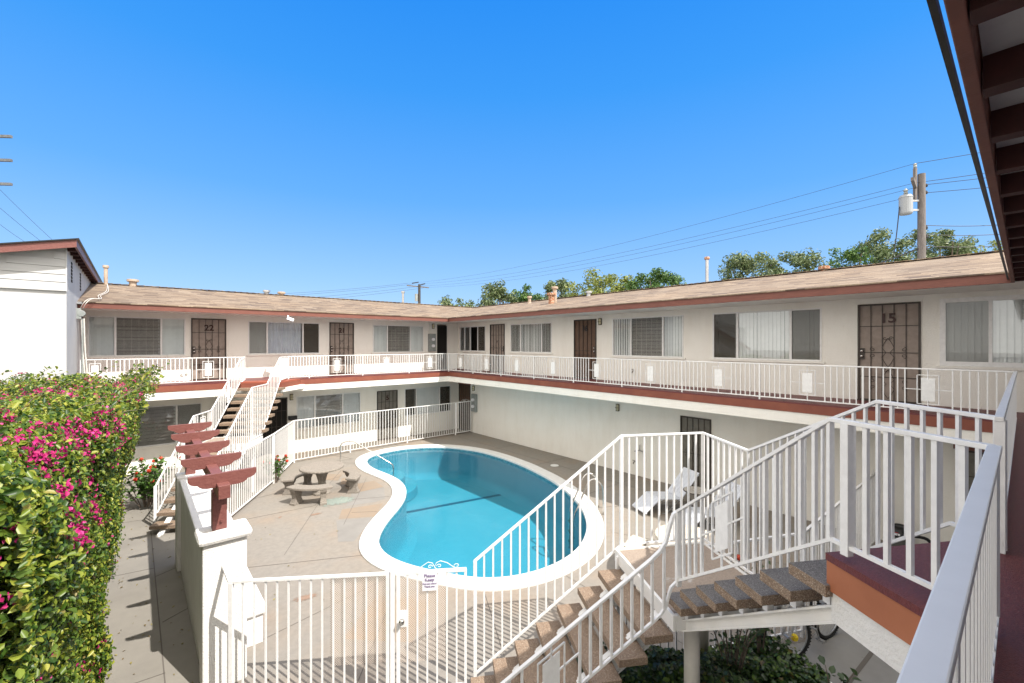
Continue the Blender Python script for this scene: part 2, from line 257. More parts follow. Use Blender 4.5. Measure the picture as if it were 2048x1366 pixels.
# ------------------------------------------------------------------ mesh building
class MB:
    def __init__(s): s.v = []; s.f = []
    def add(s, v, f):
        o = len(s.v); s.v += [tuple(p) for p in v]; s.f += [tuple(i+o for i in q) for q in f]
    def hexa(s, p):   # 8 points: bottom 4 ccw, top 4 ccw
        s.add(p, [(3,2,1,0), (4,5,6,7), (0,1,5,4), (1,2,6,5), (2,3,7,6), (3,0,4,7)])
    def box(s, x0, x1, y0, y1, z0, z1):
        s.hexa([(x0,y0,z0), (x1,y0,z0), (x1,y1,z0), (x0,y1,z0), (x0,y0,z1), (x1,y0,z1), (x1,y1,z1), (x0,y1,z1)])
    def prism(s, poly, z0, z1):
        n = len(poly); s.add([(x,y,z0) for x,y in poly]+[(x,y,z1) for x,y in poly], [tuple(range(n))[::-1], tuple(range(n,2*n))]+[(i,(i+1)%n,n+(i+1)%n,n+i) for i in range(n)])
    def bar(s, p, q, w, h, up=(0,0,1)):
        """rectangular bar from p to q: w across, h along the up side; p-q runs on its centre"""
        p, q = Vector(p), Vector(q); d = (q-p).normalized(); u = Vector(up)
        if abs(d.dot(u)) > .98: u = Vector((E1[0], E1[1], 0))
        r = d.cross(u).normalized(); u = r.cross(d).normalized(); r *= w/2; u *= h/2
        s.hexa([p-r-u, q-r-u, q+r-u, p+r-u, p-r+u, q-r+u, q+r+u, p+r+u])
    def poly_bar(s, pts, w, h):
        """mitred bar along a polyline"""
        pts = [Vector(p) for p in pts]; rings = []
        for i, p in enumerate(pts):
            a = (p-pts[i-1]).normalized() if i else (pts[1]-p).normalized()
            b = (pts[i+1]-p).normalized() if i < len(pts)-1 else a
            t = (a+b).normalized(); u = Vector((0,0,1))
            if abs(t.z) > .97: u = Vector((0,1,0)) if not rings else rings_u
            r = t.cross(u).normalized(); uu = r.cross(t).normalized(); rings_u = uu
            rings.append([p-r*w/2-uu*h/2, p+r*w/2-uu*h/2, p+r*w/2+uu*h/2, p-r*w/2+uu*h/2])
        v = [q for g in rings for q in g]; f = [(3,2,1,0)]
        for i in range(len(rings)-1):
            o = i*4
            for k in range(4): f.append((o+k, o+(k+1)%4, o+4+(k+1)%4, o+4+k))
        o = (len(rings)-1)*4; f.append((o,o+1,o+2,o+3)); s.add(v, f)
    def tube(s, pts, r, n=8, closed=False):
        pts = [Vector(p) for p in pts]; N = len(pts); rr = r if isinstance(r, (list, tuple)) else [r]*N
        v = []; u = None
        for i, p in enumerate(pts):
            a = pts[(i-1) % N] if (closed or i) else p; b = pts[(i+1) % N] if (closed or i < N-1) else p
            t = (b-a).normalized()
            if u is None: u = t.orthogonal().normalized()
            u = (u - t*u.dot(t)).normalized(); w = t.cross(u)
            for k in range(n):
                an = 2*math.pi*k/n; v.append(p+(u*math.cos(an)+w*math.sin(an))*rr[i])
        f = []
        for i in range(N if closed else N-1):
            j = (i+1) % N
            for k in range(n): f.append((i*n+k, i*n+(k+1)%n, j*n+(k+1)%n, j*n+k))
        if not closed: f.append(tuple(range(n))[::-1]); f.append(tuple((N-1)*n+k for k in range(n)))
        s.add(v, f)
    def lathe(s, prof, cx=0, cy=0, n=24):
        v = []; f = []
        for (r, z) in prof:
            for k in range(n): a = 2*math.pi*k/n; v.append((cx+r*math.cos(a), cy+r*math.sin(a), z))
        for i in range(len(prof)-1):
            for k in range(n): f.append((i*n+k, i*n+(k+1)%n, (i+1)*n+(k+1)%n, (i+1)*n+k))
        f.append(tuple(range(n))[::-1]); f.append(tuple((len(prof)-1)*n+k for k in range(n))); s.add(v, f)
    def build(s, name, m, parent=None, smooth=False, bevel=0):
        off = Vector((0,0,0)); q = parent
        while q is not None: off += q.location; q = q.parent
        me = bpy.data.meshes.new(name); me.from_pydata([tuple(Vector(p)-off) for p in s.v], [], s.f); me.update()
        me.materials.append(m)
        if smooth: me.shade_smooth() if hasattr(me, 'shade_smooth') else None
        o = bpy.data.objects.new(name, me); COL.objects.link(o); o.parent = parent
        if bevel:
            b = o.modifiers.new('bevel', 'BEVEL'); b.width = bevel; b.segments = 2; b.limit_method = 'ANGLE'
        return o
def thing(name, label, cat, loc=(0,0,0), group=None, rz=0):
    o = bpy.data.objects.new(name, None); COL.objects.link(o); o.location = loc; o.rotation_euler.z = rz; o.empty_display_size = .1
    o['label'] = label; o['category'] = cat
    if group: o['group'] = group
    return o
def tag(o, label=None, cat=None, group=None, kind=None):
    if label: o['label'] = label
    if cat: o['category'] = cat
    if group: o['group'] = group
    if kind: o['kind'] = kind
    return o
def kids(o): return [c for c in bpy.data.objects if c.parent == o]
def copy_tree(o, parent=None):
    c = o.copy(); COL.objects.link(c); c.parent = parent
    for ch in kids(o): copy_tree(ch, c)
    return c
def text(s, size, m, parent, loc, rot, name='number', ext=.004, bold=.0):
    cu = bpy.data.curves.new(name, 'FONT'); cu.body = s; cu.size = size; cu.extrude = ext; cu.offset = bold; cu.align_x = 'CENTER'; cu.align_y = 'CENTER'
    cu.materials.append(m); tmp = bpy.data.objects.new(name, cu); COL.objects.link(tmp); bpy.context.view_layer.update()
    me = bpy.data.meshes.new_from_object(tmp); COL.objects.unlink(tmp); bpy.data.objects.remove(tmp)
    o = bpy.data.objects.new(name, me); COL.objects.link(o); o.parent = parent
    off = Vector((0,0,0)); q = parent
    while q is not None: off += q.location; q = q.parent
    o.location = Vector(loc)-off; o.rotation_euler = rot; return o
def flatmesh(name, polys, z, m, holes=None):
    """sheet from one outline (with one hole)"""
    loops = [[Vector((x, y, 0)) for x, y in polys]] + ([[Vector((x, y, 0)) for x, y in holes]] if holes else [])
    tri = tessellate_polygon(loops); pts = [p for l in loops for p in l]
    me = bpy.data.meshes.new(name); f = []
    for t in tri:
        a, b, c = (pts[i] for i in t); n = (b-a).cross(c-a).z
        f.append(tuple(t) if n > 0 else tuple(t)[::-1])
    me.from_pydata([(p.x, p.y, z) for p in pts], [], f); me.update(); me.materials.append(m)
    o = bpy.data.objects.new(name, me); COL.objects.link(o); return o

def leaves(name, m, P, N, size, parent, aspect=.62, fold=.25):
    """folded four-point leaves: P centres (n,3), N outward normals (n,3), size (n,)"""
    n = len(P); P = np.asarray(P, float); N = np.asarray(N, float)
    off = np.zeros(3); q = parent
    while q is not None: off += np.array(q.location); q = q.parent
    P = P-off
    N = N/np.linalg.norm(N, axis=1)[:, None]
    r = rng.normal(size=(n, 3)); t = r-(r*N).sum(1)[:, None]*N; t /= np.linalg.norm(t, axis=1)[:, None]; b = np.cross(N, t)
    s = np.asarray(size)[:, None]
    w = s*.5*aspect; u = N*s*fold*.5
    v = np.stack([P-t*s*.5, P-b*w*.85+u-t*s*.18, P-b*w*.72+u+t*s*.16, P+t*s*.55-u*.4, P+b*w*.72+u+t*s*.16, P+b*w*.85+u-t*s*.18], 1).reshape(-1, 3)
    me = bpy.data.meshes.new(name); me.vertices.add(6*n); me.vertices.foreach_set('co', v.ravel())
    idx = np.arange(n)[:, None]*6+np.array([0, 3, 2, 1, 0, 5, 4, 3])[None, :]
    me.loops.add(8*n); me.loops.foreach_set('vertex_index', idx.ravel().astype(np.int32))
    me.polygons.add(2*n); me.polygons.foreach_set('loop_start', np.arange(0, 8*n, 4, dtype=np.int32))
    me.update(calc_edges=True); me.validate(); me.materials.append(m)
    o = bpy.data.objects.new(name, me); COL.objects.link(o); o.parent = parent; return o

# ------------------------------------------------------------------ railings and fences
def lerp(tab, s):
    if s <= tab[0][0]: return tab[0][1]
    for (a, za), (b, zb) in zip(tab, tab[1:]):
        if s <= b: return za+(zb-za)*(s-a)/(b-a) if b > a else zb
    return tab[-1][1]
def railing(root, plan, top, bot, sp=.10, bar=.018, cap=(.032, .024), feet=(), foot_z=None, foot_w=.032, panels=(), skip=(), ends=(True, True), start=None, cap_mat='white', breaks=()):
    cum = [0]
    for p, q in zip(plan, plan[1:]): cum.append(cum[-1]+math.dist(p, q))
    T = cum[-1]
    def at(s):
        for i in range(len(cum)-1):
            if s <= cum[i+1]+1e-9 or i == len(cum)-2:
                t = (s-cum[i])/(cum[i+1]-cum[i]); p, q = plan[i], plan[i+1]; return p[0]+(q[0]-p[0])*t, p[1]+(q[1]-p[1])*t
    def dirn(s):
        a = at(max(0, s-.01)); b = at(min(T, s+.01)); d = math.dist(a, b); return (b[0]-a[0])/d, (b[1]-a[1])/d
    def line(tab, lim=None):
        ks = sorted(set([round(k, 4) for k in cum]+[round(a, 4) for a, _ in tab if 0 <= a <= T])); return [(*at(k), lerp(tab, k)) for k in ks]
    mb = MB(); mb.poly_bar(line(top), *cap); mb.build('top_rail', M[cap_mat], root, bevel=.003)
    mb = MB(); mb.poly_bar(line(bot), .026, .022); mb.build('bottom_rail', M['white'], root)
    ban = []
    for c, hw in panels: ban.append((c-hw, c+hw))
    ss = set()
    anchors = sorted([0, T]+list(feet)+[c-hw for c, hw in panels]+[c+hw for c, hw in panels]+list(breaks)) if start is None else None
    if anchors:
        for a, b in zip(anchors, anchors[1:]):
            n = max(1, round((b-a)/sp))
            for k in range(n+1): ss.add(round(a+(b-a)*k/n, 4))
    ss = [s for s in sorted(ss) if not any(a+.02 < s < b-.02 for a, b in ban) and not any(abs(s-f) < .04 for f in feet) and not any(a <= s <= b for a, b in skip)]
    items = []
    for s in ss:
        x, y = at(s); dx, dy = dirn(s); items.append((s, x, y, dx, dy, lerp(bot, s), lerp(top, s)))
    items.sort(key=lambda i: i[1]**2+i[2]**2)
    cache = {}
    loc = root.matrix_basis.translation
    for s, x, y, dx, dy, z0, z1 in items[:100]:
        key = (round(dx, 3), round(dy, 3), round(z1-z0, 3))
        if key not in cache:
            mb = MB(); h = bar/2; a = Vector((dx*h, dy*h, 0)); b = Vector((-dy*h, dx*h, 0)); Z = Vector((0, 0, z1-z0))
            mb.hexa([-a-b, a-b, a+b, -a+b, -a-b+Z, a-b+Z, a+b+Z, -a+b+Z])
            me = bpy.data.meshes.new('baluster'); me.from_pydata([tuple(v) for v in mb.v], [], mb.f); me.update(); me.materials.append(M['white']); cache[key] = me
        o = bpy.data.objects.new('baluster', cache[key]); COL.objects.link(o); o.parent = root; o.location = Vector((x, y, z0))-root.location
    if items[100:]:
        mb = MB()
        for s, x, y, dx, dy, z0, z1 in items[100:]: mb.bar((x, y, z0), (x, y, z1), bar, bar)
        o = mb.build('baluster', M['white'], root); o['kind'] = 'stuff'
    for s in feet:
        x, y = at(s); mb = MB(); z0 = foot_z if foot_z is not None else lerp(bot, s)-.05
        dx, dy = dirn(s); w = foot_w/2; a = (dx*w, dy*w); b = (-dy*w, dx*w)
        mb.prism([(x-a[0]-b[0], y-a[1]-b[1]), (x+a[0]-b[0], y+a[1]-b[1]), (x+a[0]+b[0], y+a[1]+b[1]), (x-a[0]+b[0], y-a[1]+b[1])], z0, lerp(top, s)-.005)
        mb.build('post', M['white'], root, bevel=.003)
    for c, hw in panels:
        def pt(s, f):  # f = 0 bottom rail .. 1 top rail
            x, y = at(s); return (x, y, lerp(bot, s)+(lerp(top, s)-lerp(bot, s))*f)
        mb = MB(); w = hw*.46; lo, hi = .15, .85
        for a, b in (((-w, lo), (w, lo)), ((w, lo), (w, hi)), ((w, hi), (-w, hi)), ((-w, hi), (-w, lo))): mb.bar(pt(c+a[0], a[1]), pt(c+b[0], b[1]), .013, .013)
        for a, b in (((0, 0), (0, .25)), ((0, .75), (0, 1)), ((-hw, .5), (-w*.6, .5)), ((w*.6, .5), (hw, .5))): mb.bar(pt(c+a[0], a[1]), pt(c+b[0], b[1]), .013, .013)
        fr = mb.build('panel_frame', M['white'], root)
        k = w*.64; d = dirn(c); nx, ny = -d[1]*.004, d[0]*.004
        q = [pt(c-k, .22), pt(c+k, .22), pt(c+k, .78), pt(c-k, .78)]
        mb = MB(); mb.hexa([(p[0]-nx, p[1]-ny, p[2]) for p in (q[0], q[1])]+[(p[0]+nx, p[1]+ny, p[2]) for p in (q[1], q[0])]+[(p[0]-nx, p[1]-ny, p[2]) for p in (q[3], q[2])]+[(p[0]+nx, p[1]+ny, p[2]) for p in (q[2], q[3])])
        mb.build('panel_plate', M['white'], fr)
    return at

RT, RB = 3.69, 2.975
# right gallery railing (runs from the far corner towards us)
t = thing('guard_railing', 'long white metal guard railing along the upper walkway of the right wing', 'railing', (DE, FE, SLAB))
feet = [FE-y for y in (14.57, 12.77, 10.98, 9.18, 7.38, 5.59, 3.79, 1.99)]
allf = [0.02]+feet+[FE-.2]
pan = [((a+b)/2, .3) for a, b in zip(allf, allf[1:])]
railing(t, [(DE, FE), (DE, .1)], [(0, RT), (30, RT)], [(0, RB), (30, RB)], .10, feet=[.02]+feet, foot_z=SLAB-.03, panels=pan)
t = thing('guard_railing', 'white guard railing of the far upper walkway between its staircase and the corner', 'railing', (7, FE, SLAB))
feet = [x-3.95 for x in (4.64, 6.56, 8.49)]
railing(t, [(3.95, FE), (DE-.03, FE)], [(0, RT), (9, RT)], [(0, RB), (9, RB)], .10, feet=feet+[.02], foot_z=SLAB-.03, panels=[(5.6-3.95, .3), (7.52-3.95, .3), (9.46-3.95, .3)])
t = thing('guard_railing', 'short white guard railing in front of door 22, left of the far staircase', 'railing', (.5, FE, SLAB))
railing(t, [(-1.12, FE), (2.66, FE)], [(0, RT), (9, RT)], [(0, RB), (9, RB)], .10, feet=[.88, 3.74], foot_z=SLAB-.03, panels=[(-.24+1.12, .01), (1.70+1.12, .3)][1:]+[(.28, .24)])
t = thing('guard_railing', 'white guard railing seen end on at the right, beyond the landing post', 'railing', (7, .1, SLAB))
railing(t, [(DE-.03, .1), (3.81, .1)], [(0, RT), (9, RT)], [(0, RB), (9, RB)], .11, feet=[6.52], foot_z=SLAB, foot_w=.05, cap=(.04, .026))
t = thing('guard_railing', 'closest white guard railing with broad flat top rail, running under the camera', 'railing', (1, .085, SLAB))
railing(t, [(2.76, .085), (-3.2, .085)], [(0, RT), (9, RT)], [(0, RB), (9, RB)], .11, feet=[1.75, 3.6], foot_z=SLAB, cap=(.044, .022), cap_mat='whitecap')

# ------------------------------------------------------------------ near staircase
st = thing('staircase', 'close white staircase with aggregate treads turning at a landing by the pool', 'staircase', L1(1.6, .5, 0))
def lbox(mb, Lf, a0, a1, b0, b1, z0, z1): mb.prism([Lf(a0, b0), Lf(a1, b0), Lf(a1, b1), Lf(a0, b1)][::-1], z0, z1)
# platform
mb = MB(); mb.prism([L1(0, 0), L1(0, 1.06), (4.42, .10), (2.60, .10)], SLAB-.04, SLAB); pf = mb.build('platform', M['deckpaint'], st)
mb = MB(); mb.prism([L1(-.004, .004), L1(-.004, 1.056), (4.41, .10), (2.61, .10)], SLAB-.21, SLAB-.041); mb.build('platform_band', mat('platform_orange', (.40, .145, .07), (.33, .115, .055), 2, .6, .1, 60), pf)
mb = MB(); mb.prism([L1(-.02, .02), L1(-.02, 1.04), (4.39, .10), (2.62, .10)], SLAB-.39, SLAB-.211); mb.build('platform_soffit', M['stucco_wall'], pf)
RI, RU = .175, .255
for i in range(1, 8):
    mb = MB(); a0 = RU*(i-1); lbox(mb, L1, a0-.03, a0+RU-.012, -.03, 1.0, SLAB-RI*i-.07, SLAB-RI*i); mb.build('tread', M['aggregate_greytop'], st, bevel=.004)
    for b in (.13, .86): mb = MB(); mb.bar(L1(a0+.1, b, SLAB-RI*i-.19), L1(a0+.1, b, SLAB-RI*i-.071), .05, .05); mb.build('bracket', M['white'], st)
def stringer(Lf, p0, p1, d, w, root, name='stringer'):
    mb = MB(); mb.bar((*Lf(*p0[:2]), p0[2]-d/2), (*Lf(*p1[:2]), p1[2]-d/2), w, d)
    for zz in (0, -d): mb.bar((*Lf(*p0[:2]), p0[2]+zz), (*Lf(*p1[:2]), p1[2]+zz), w+.07, .012)
    mb.build(name, M['channel'], root)
for b in (.13, .86): stringer(L1, (-.04, b, SLAB-.29), (1.72, b, 1.43), .10, .03, st)
mb = MB(); lbox(mb, L1, 1.70, 3.03, .02, 1.18, 1.46, 1.51); mb.build('landing', M['aggregate_grey'], st)
mb = MB()
for a0, a1, b0, b1 in ((1.66, 3.07, -.015, .018), (1.66, 3.07, 1.182, 1.215), (1.66, 1.698, .02, 1.18), (3.032, 3.07, .02, 1.18)): lbox(mb, L1, a0, a1, b0, b1, 1.37, 1.525)
mb.build('landing_frame', M['channel'], st, bevel=.004)
RI2, RU2 = .1875, .262
for i in range(1, 8):
    mb = MB(); b0 = -RU2*i-.0; lbox(mb, L1, 1.70, 2.96, b0-.02, b0+RU2-.02+.03, 1.51-RI2*i-.075, 1.51-RI2*i); mb.build('tread', M['aggregate'], st, bevel=.005)
    for a in (1.98, 2.72): mb = MB(); mb.bar(L1(a, b0+.12, 1.51-RI2*i-.16), L1(a, b0+.12, 1.51-RI2*i-.076), .05, .05); mb.build('bracket', M['white'], st)
for a in (1.98, 2.72): stringer(L1, (a, .0, 1.36), (a, -2.05, 1.36-2.05*RI2/RU2), .20, .04, st)
mb = MB(); mb.lathe([(.078, 0), (.078, 1.37)], *L1(1.95, .36), 20); mb.build('column', M['ivory'], st, smooth=True)
mb = MB(); mb.lathe([(.078, 0), (.078, 1.37)], *L1(2.85, 1.05), 20); mb.build('column', M['ivory'], st, smooth=True)
# tall pool-side rail of the lower flight, landing, and upper flight
def up1(z0, z1): return z0, z1
pl = [L1(3.08, -1.80), L1(3.08, .08), L1(3.08, 1.22), L1(2.22, 1.22), L1(.60, 1.06), L1(-.17, 1.02)]
cs = [0]
for p, q in zip(pl, pl[1:]): cs.append(cs[-1]+math.dist(p, q))
topz = [(0, 1.50), (cs[1], 2.95), (cs[2], 2.95), (cs[3], 2.92), (cs[4], RT), (cs[5], RT)]
botz = [(0, .13), (cs[1], 1.56), (cs[2], 1.56), (cs[3], 1.56), (cs[3]+.35, 1.62), (cs[4]+.5, SLAB+.06), (cs[5], SLAB+.06)]
r1 = st
railing(r1, pl, topz, botz, .108, feet=[.01, cs[1], cs[2], cs[5]-.01], foot_z=None, foot_w=.042, breaks=(cs[3], cs[4]), bar=.021, cap=(.038, .026))
# camera-side rail: platform, upper flight, curve down, lower flight
st2 = thing('stair_handrail', 'white handrail on the camera side of the close staircase, curving down at the landing', 'handrail', L1(1, 0, 0))
pl = [(2.75, .085), L1(-.02, .02), L1(1.64, .02)]
cs = [0]
for p, q in zip(pl, pl[1:]): cs.append(cs[-1]+math.dist(p, q))
railing(st2, pl, [(0, RT), (cs[1], RT), (cs[2], 2.53)], [(0, SLAB+.07), (cs[1], SLAB+.085), (cs[2], 1.87)], .108, feet=[cs[1]-.09, cs[2]-.01], foot_z=None, foot_w=.045, panels=[(cs[1]+1.0, .27)], cap=(.040, .024), bar=.023)
pl = [L1(1.64, -.24), L1(1.64, -2.2)]
railing(st2, pl, [(0, 2.10), (1.96, 2.10-1.96*.70)], [(0, 1.50), (1.96, 1.50-1.96*.70)], .108, feet=[1.93], foot_w=.04, panels=[(.98, .27)], cap=(.040, .024), bar=.023, foot_z=.02)
mb = MB(); C = lambda a, b, z: L1(a, b, z)
mb.poly_bar([C(1.64, -.24, 2.10), C(1.64, -.16, 2.165), C(1.64, -.10, 2.25), C(1.64, -.075, 2.34), C(1.64, -.055, 2.42), C(1.645, -.02, 2.50), C(1.64, .02, 2.53)], .036, .026); mb.build('handrail_curve', M['whitecap'], st2)
mb = MB(); mb.poly_bar([C(1.64, -.24, 1.50), C(1.64, -.15, 1.57), C(1.64, -.10, 1.64), C(1.64, -.08, 1.72), C(1.64, -.05, 1.81), C(1.64, .02, 1.87)], .026, .022); mb.build('handrail_curve', M['white'], st2)
mb = MB(); mb.bar(C(1.64, -.12, 1.62), C(1.64, -.12, 2.2), .024, .024); mb.build('baluster', M['white'], st2)
# the broad post at the head of the far-side railing
# ------------------------------------------------------------------ far staircase
sf = thing('staircase', 'straight open-tread staircase climbing to the far upper walkway beside the pergola wall', 'staircase', L2(-3, -.6, 0))
W = 1.18
mb = MB(); mb.prism([L2(-1.2, 0), L2(-1.2, -W), (2.40, FE), (4.35, FE)][::-1], SLAB-.04, SLAB+.002); pf = mb.build('platform', mat('walkway_paint_far', (.32, .085, .05), (.27, .07, .04), 9, .6, .2, 80), sf)
mb = MB(); mb.prism([L2(-1.205, .006), L2(-1.205, -W-.006), (2.39, FE), (4.37, FE)][::-1], SLAB-.20, SLAB-.041); mb.build('platform_band', M['band'], pf)
mb = MB(); mb.prism([L2(-1.19, -.01), L2(-1.19, -W+.01), (2.40, FE), (4.5, FE)][::-1], SLAB-.34, SLAB-.201); mb.build('platform_soffit', M['stucco'], pf)
for i in range(1, 8):
    a = -1.2-.235*i; mb = MB(); lbox(mb, L2, a-.01, a+.27, -W, .12, SLAB-RI*i-.07, SLAB-RI*i); mb.build('tread', M['aggregate'], sf)
mb = MB(); lbox(mb, L2, -3.80, -2.86, -W, .02, 1.42, 1.51); mb.build('landing', M['aggregate_grey'], sf)
mb = MB()
for a0, a1, b0, b1 in ((-3.84, -2.83, .022, .05), (-3.84, -2.83, -W-.03, -W-.002), (-3.84, -3.802, -W, .02), (-2.858, -2.83, -W, .02)): lbox(mb, L2, a0, a1, b0, b1, 1.34, 1.52)
mb.build('landing_frame', M['channel'], sf)
for i in range(1, 8):
    a = -3.84-.26*i; mb = MB(); lbox(mb, L2, a-.02, a+.27, -W, .02, 1.51-RI2*i-.07, 1.51-RI2*i); mb.build('tread', M['aggregate'], sf)
for b in (-W+.25, -.2):
    stringer(L2, (-1.15, b, SLAB-.26), (-2.9, b, 1.45), .16, .04, sf); stringer(L2, (-3.8, b, 1.38), (-5.75, b, .02), .16, .04, sf)
for k in range(1, 8):
    for b in (-W+.25, -.2):
        a = -1.2-.235*k+.12; mb = MB(); mb.bar(L2(a, b, SLAB-RI*k-.17), L2(a, b, SLAB-RI*k-.071), .05, .05); mb.build('bracket', M['white'], sf)
for a, b in ((-3.6, -W+.2), (-3.0, -.15)):
    mb = MB(); mb.lathe([(.06, 0), (.06, 1.36)], *L2(a, b), 14); mb.build('column', M['white'], sf)
# tall pool-side rail
pl = [(3.95, FE-.02), L2(-1.38, .03), L2(-2.45, .03), L2(-3.50, .03), L2(-5.6, .03)]
cs = [0]
for p, q in zip(pl, pl[1:]): cs.append(cs[-1]+math.dist(p, q))
railing(sf, pl, [(0, RT), (cs[1], RT), (cs[2], 2.95), (cs[3], 2.95), (cs[4], 1.45)], [(0, RB), (cs[1], RB), (cs[1]+1.45, 1.56), (cs[3]+.15, 1.56), (cs[4], .12)], .115, feet=[cs[1], cs[3]], breaks=(cs[2],), bar=.016)
sh = thing('stair_handrail', 'white handrail on the left side of the far staircase, by the red geraniums', 'handrail', L2(-3, -W, 0))
pl = [(2.68, FE), L2(-1.2, -W-.04), L2(-2.95, -W-.04), L2(-3.80, -W-.06), L2(-5.25, -W-.12)]
cs = [0]
for p, q in zip(pl, pl[1:]): cs.append(cs[-1]+math.dist(p, q))
railing(sh, pl, [(0, RT), (cs[1], RT-.1), (cs[2], 2.29), (cs[3], 2.27), (cs[4], .92)], [(0, RB), (cs[1], RB-.1), (cs[2], 1.60), (cs[3], 1.58), (cs[4], .25)], .105, feet=[cs[2], cs[3], cs[4]-.01], panels=[(cs[1]+.75, .2), ((cs[2]+cs[3])/2, .25), ((cs[3]+cs[4])/2-.3, .2)], foot_z=None)
mb = MB(); p = L2(-5.25, -W-.12); mb.box(p[0]-.03, p[0]+.03, p[1]-.03, p[1]+.03, 0, .93); mb.build('post', M['white'], sh)

# ------------------------------------------------------------------ pool fences
FT = 1.46
def fence(name, label, plan, feet, cat='fence', sp=.12, extra=None):
    t = thing(name, label, cat, (*plan[0], 0))
    railing(t, plan, [(0, FT), (20, FT)], [(0, .10), (20, .10)], sp, feet=feet, foot_z=.0, foot_w=.045, cap=(.04, .03)); return t
fence('pool_fence', 'white picket-bar pool fence parallel to the far wing, behind the pool', [(4.15, 16.45), (6.16, 16.62), (8.55, 16.68), (10.95, 16.70)], [.01, 2.02, 4.41, 6.80])
fence('pool_fence', 'white bar fence running beside the far staircase behind the concrete table', [(4.13, 16.42), L2(-2.3, .16), L2(-5.8, .16)], [2.25, 5.7])
fence('pool_fence', 'white bar fence between the white pier and the pool gate in front', [(.80, 5.80), (2.24, 4.80)], [.015, 1.735])
fence('pool_fence', 'white pool fence passing under the close staircase towards the right wing', [(4.55, 3.32), (7.12, 2.04), (10.84, 2.02)], [.02, 2.87, 4.7, 6.57])
mb = MB(); mb.bar((.80, 5.80, FT), (.80, 6.245, FT), .035, .03); rr = [o for o in bpy.data.objects if o.get('label', '').startswith('white bar fence between')][0]; mb.build('wall_tie', M['white'], rr)
def fpanel(root, p, q, z0, z1):
    mid = ((p[0]+q[0])/2, (p[1]+q[1])/2); w = math.dist(p, q)/2
    me = bpy.data.meshes.new('mesh_panel'); me.from_pydata([(-w, 0, z0), (w, 0, z0), (w, 0, z1), (-w, 0, z1)], [], [(0, 1, 2, 3)]); me.update(); me.materials.append(M['mesh'])
    o = bpy.data.objects.new('mesh_panel', me); COL.objects.link(o); o.parent = root; o.location = Vector((mid[0], mid[1], 0))-root.location
    o.rotation_euler.z = math.atan2(q[1]-p[1], q[0]-p[0]); return o
fpanel(rr, (1.70, 5.20), (2.22, 4.84), .42, FT-.02)
def scroll(mb, o, d, pts, r=.0038):
    mb.tube([(o[0]+d[0]*u, o[1]+d[1]*u, o[2]+v*.78) for u, v in pts], r, 6)
def spiral(cx, cz, r0, a0, turns, n=16):
    return [(cx+r0*(1-.75*k/n)*math.cos(a0+turns*2*math.pi*k/n), cz+r0*(1-.75*k/n)*math.sin(a0+turns*2*math.pi*k/n)) for k in range(n+1)]
def gate(label, p, q, sign=False):
    t = thing('pool_gate', label, 'gate', (*p, 0)); w = math.dist(p, q); d = ((q[0]-p[0])/w, (q[1]-p[1])/w)
    P = lambda u, z: (p[0]+d[0]*u, p[1]+d[1]*u, z)
    mb = MB(); mb.bar(P(0, FT), P(w, FT), .035, .035); mb.bar(P(0, .1), P(w, .1), .03, .03); mb.bar(P(.01, .1), P(.01, FT), .04, .04); mb.bar(P(w-.01, .1), P(w-.01, FT), .03, .03)
    mb.build('gate_frame', M['white'], t)
    n = round(w/.12)
    for k in range(1, n): mb = MB(); mb.bar(P(w*k/n, .1), P(w*k/n, FT), .02, .02); mb.build('baluster', M['white'], t)
    mb = MB(); z = FT+.02
    scroll(mb, P(0, z), d, spiral(w*.20, .045, .035, math.pi, .8)); scroll(mb, P(0, z), d, [(w*.27, .0), (w*.34, .05), (w*.44, .115), (w*.5, .10), (w*.54, .03), (w*.57, 0)])
    scroll(mb, P(0, z), d, [(w*.53, .03), (w*.56, .10), (w*.62, .125), (w*.72, .09), (w*.80, .03), (w*.86, 0)]); scroll(mb, P(0, z), d, spiral(w*.47, .045, .03, 0, 1)); scroll(mb, P(0, z), d, spiral(w*.60, .05, .03, math.pi, -1)); scroll(mb, P(0, z), d, spiral(w*.86, .04, .035, math.pi, -.8))
    mb.build('scrollwork', M['white'], t)
    return t, P, w, d
g, P, w, d = gate('white front gate with scrollwork and a notice, between the fence and the close staircase', (2.31, 4.745), (2.97, 4.30))
fpanel(g, P(.03, 0), P(w*.72, 0), .42, FT-.02)
mb = MB(); mb.bar(P(-.055, 0), P(-.055, FT+.06), .05, .05); mb.build('gate_post', M['white'], g)
nx, ny = d[1], -d[0]     # towards the camera
mb = MB(); c = P(.055, .93); mb.bar((c[0], c[1], .84), (c[0], c[1], 1.02), .10, .035); mb.build('lock_plate', M['white'], g)
mb = MB(); mb.tube([(c[0]+nx*.02, c[1]+ny*.02, .93), (c[0]+nx*.05, c[1]+ny*.05, .93), (c[0]+nx*.055, c[1]+ny*.055, .93), (c[0]+nx*.085, c[1]+ny*.085, .93)], [.014, .014, .032, .030], 14); mb.build('door_knob', M['steel'], g, smooth=True)
sg = thing('notice_sign', 'small white notice hanging on the front pool gate', 'sign', P(w*.46, 1.33))
mb = MB(); a = P(w*.36, 1.33); b = P(w*.36+.165, 1.33); o = .028
mb.hexa([(a[0]+nx*o, a[1]+ny*o, 1.25), (b[0]+nx*o, b[1]+ny*o, 1.25), (b[0]+nx*(o-.004), b[1]+ny*(o-.004), 1.25), (a[0]+nx*(o-.004), a[1]+ny*(o-.004), 1.25), (a[0]+nx*o, a[1]+ny*o, 1.455), (b[0]+nx*o, b[1]+ny*o, 1.455), (b[0]+nx*(o-.004), b[1]+ny*(o-.004), 1.455), (a[0]+nx*(o-.004), a[1]+ny*(o-.004), 1.455)])
mb.build('sign_plate', M['signplate'], sg)
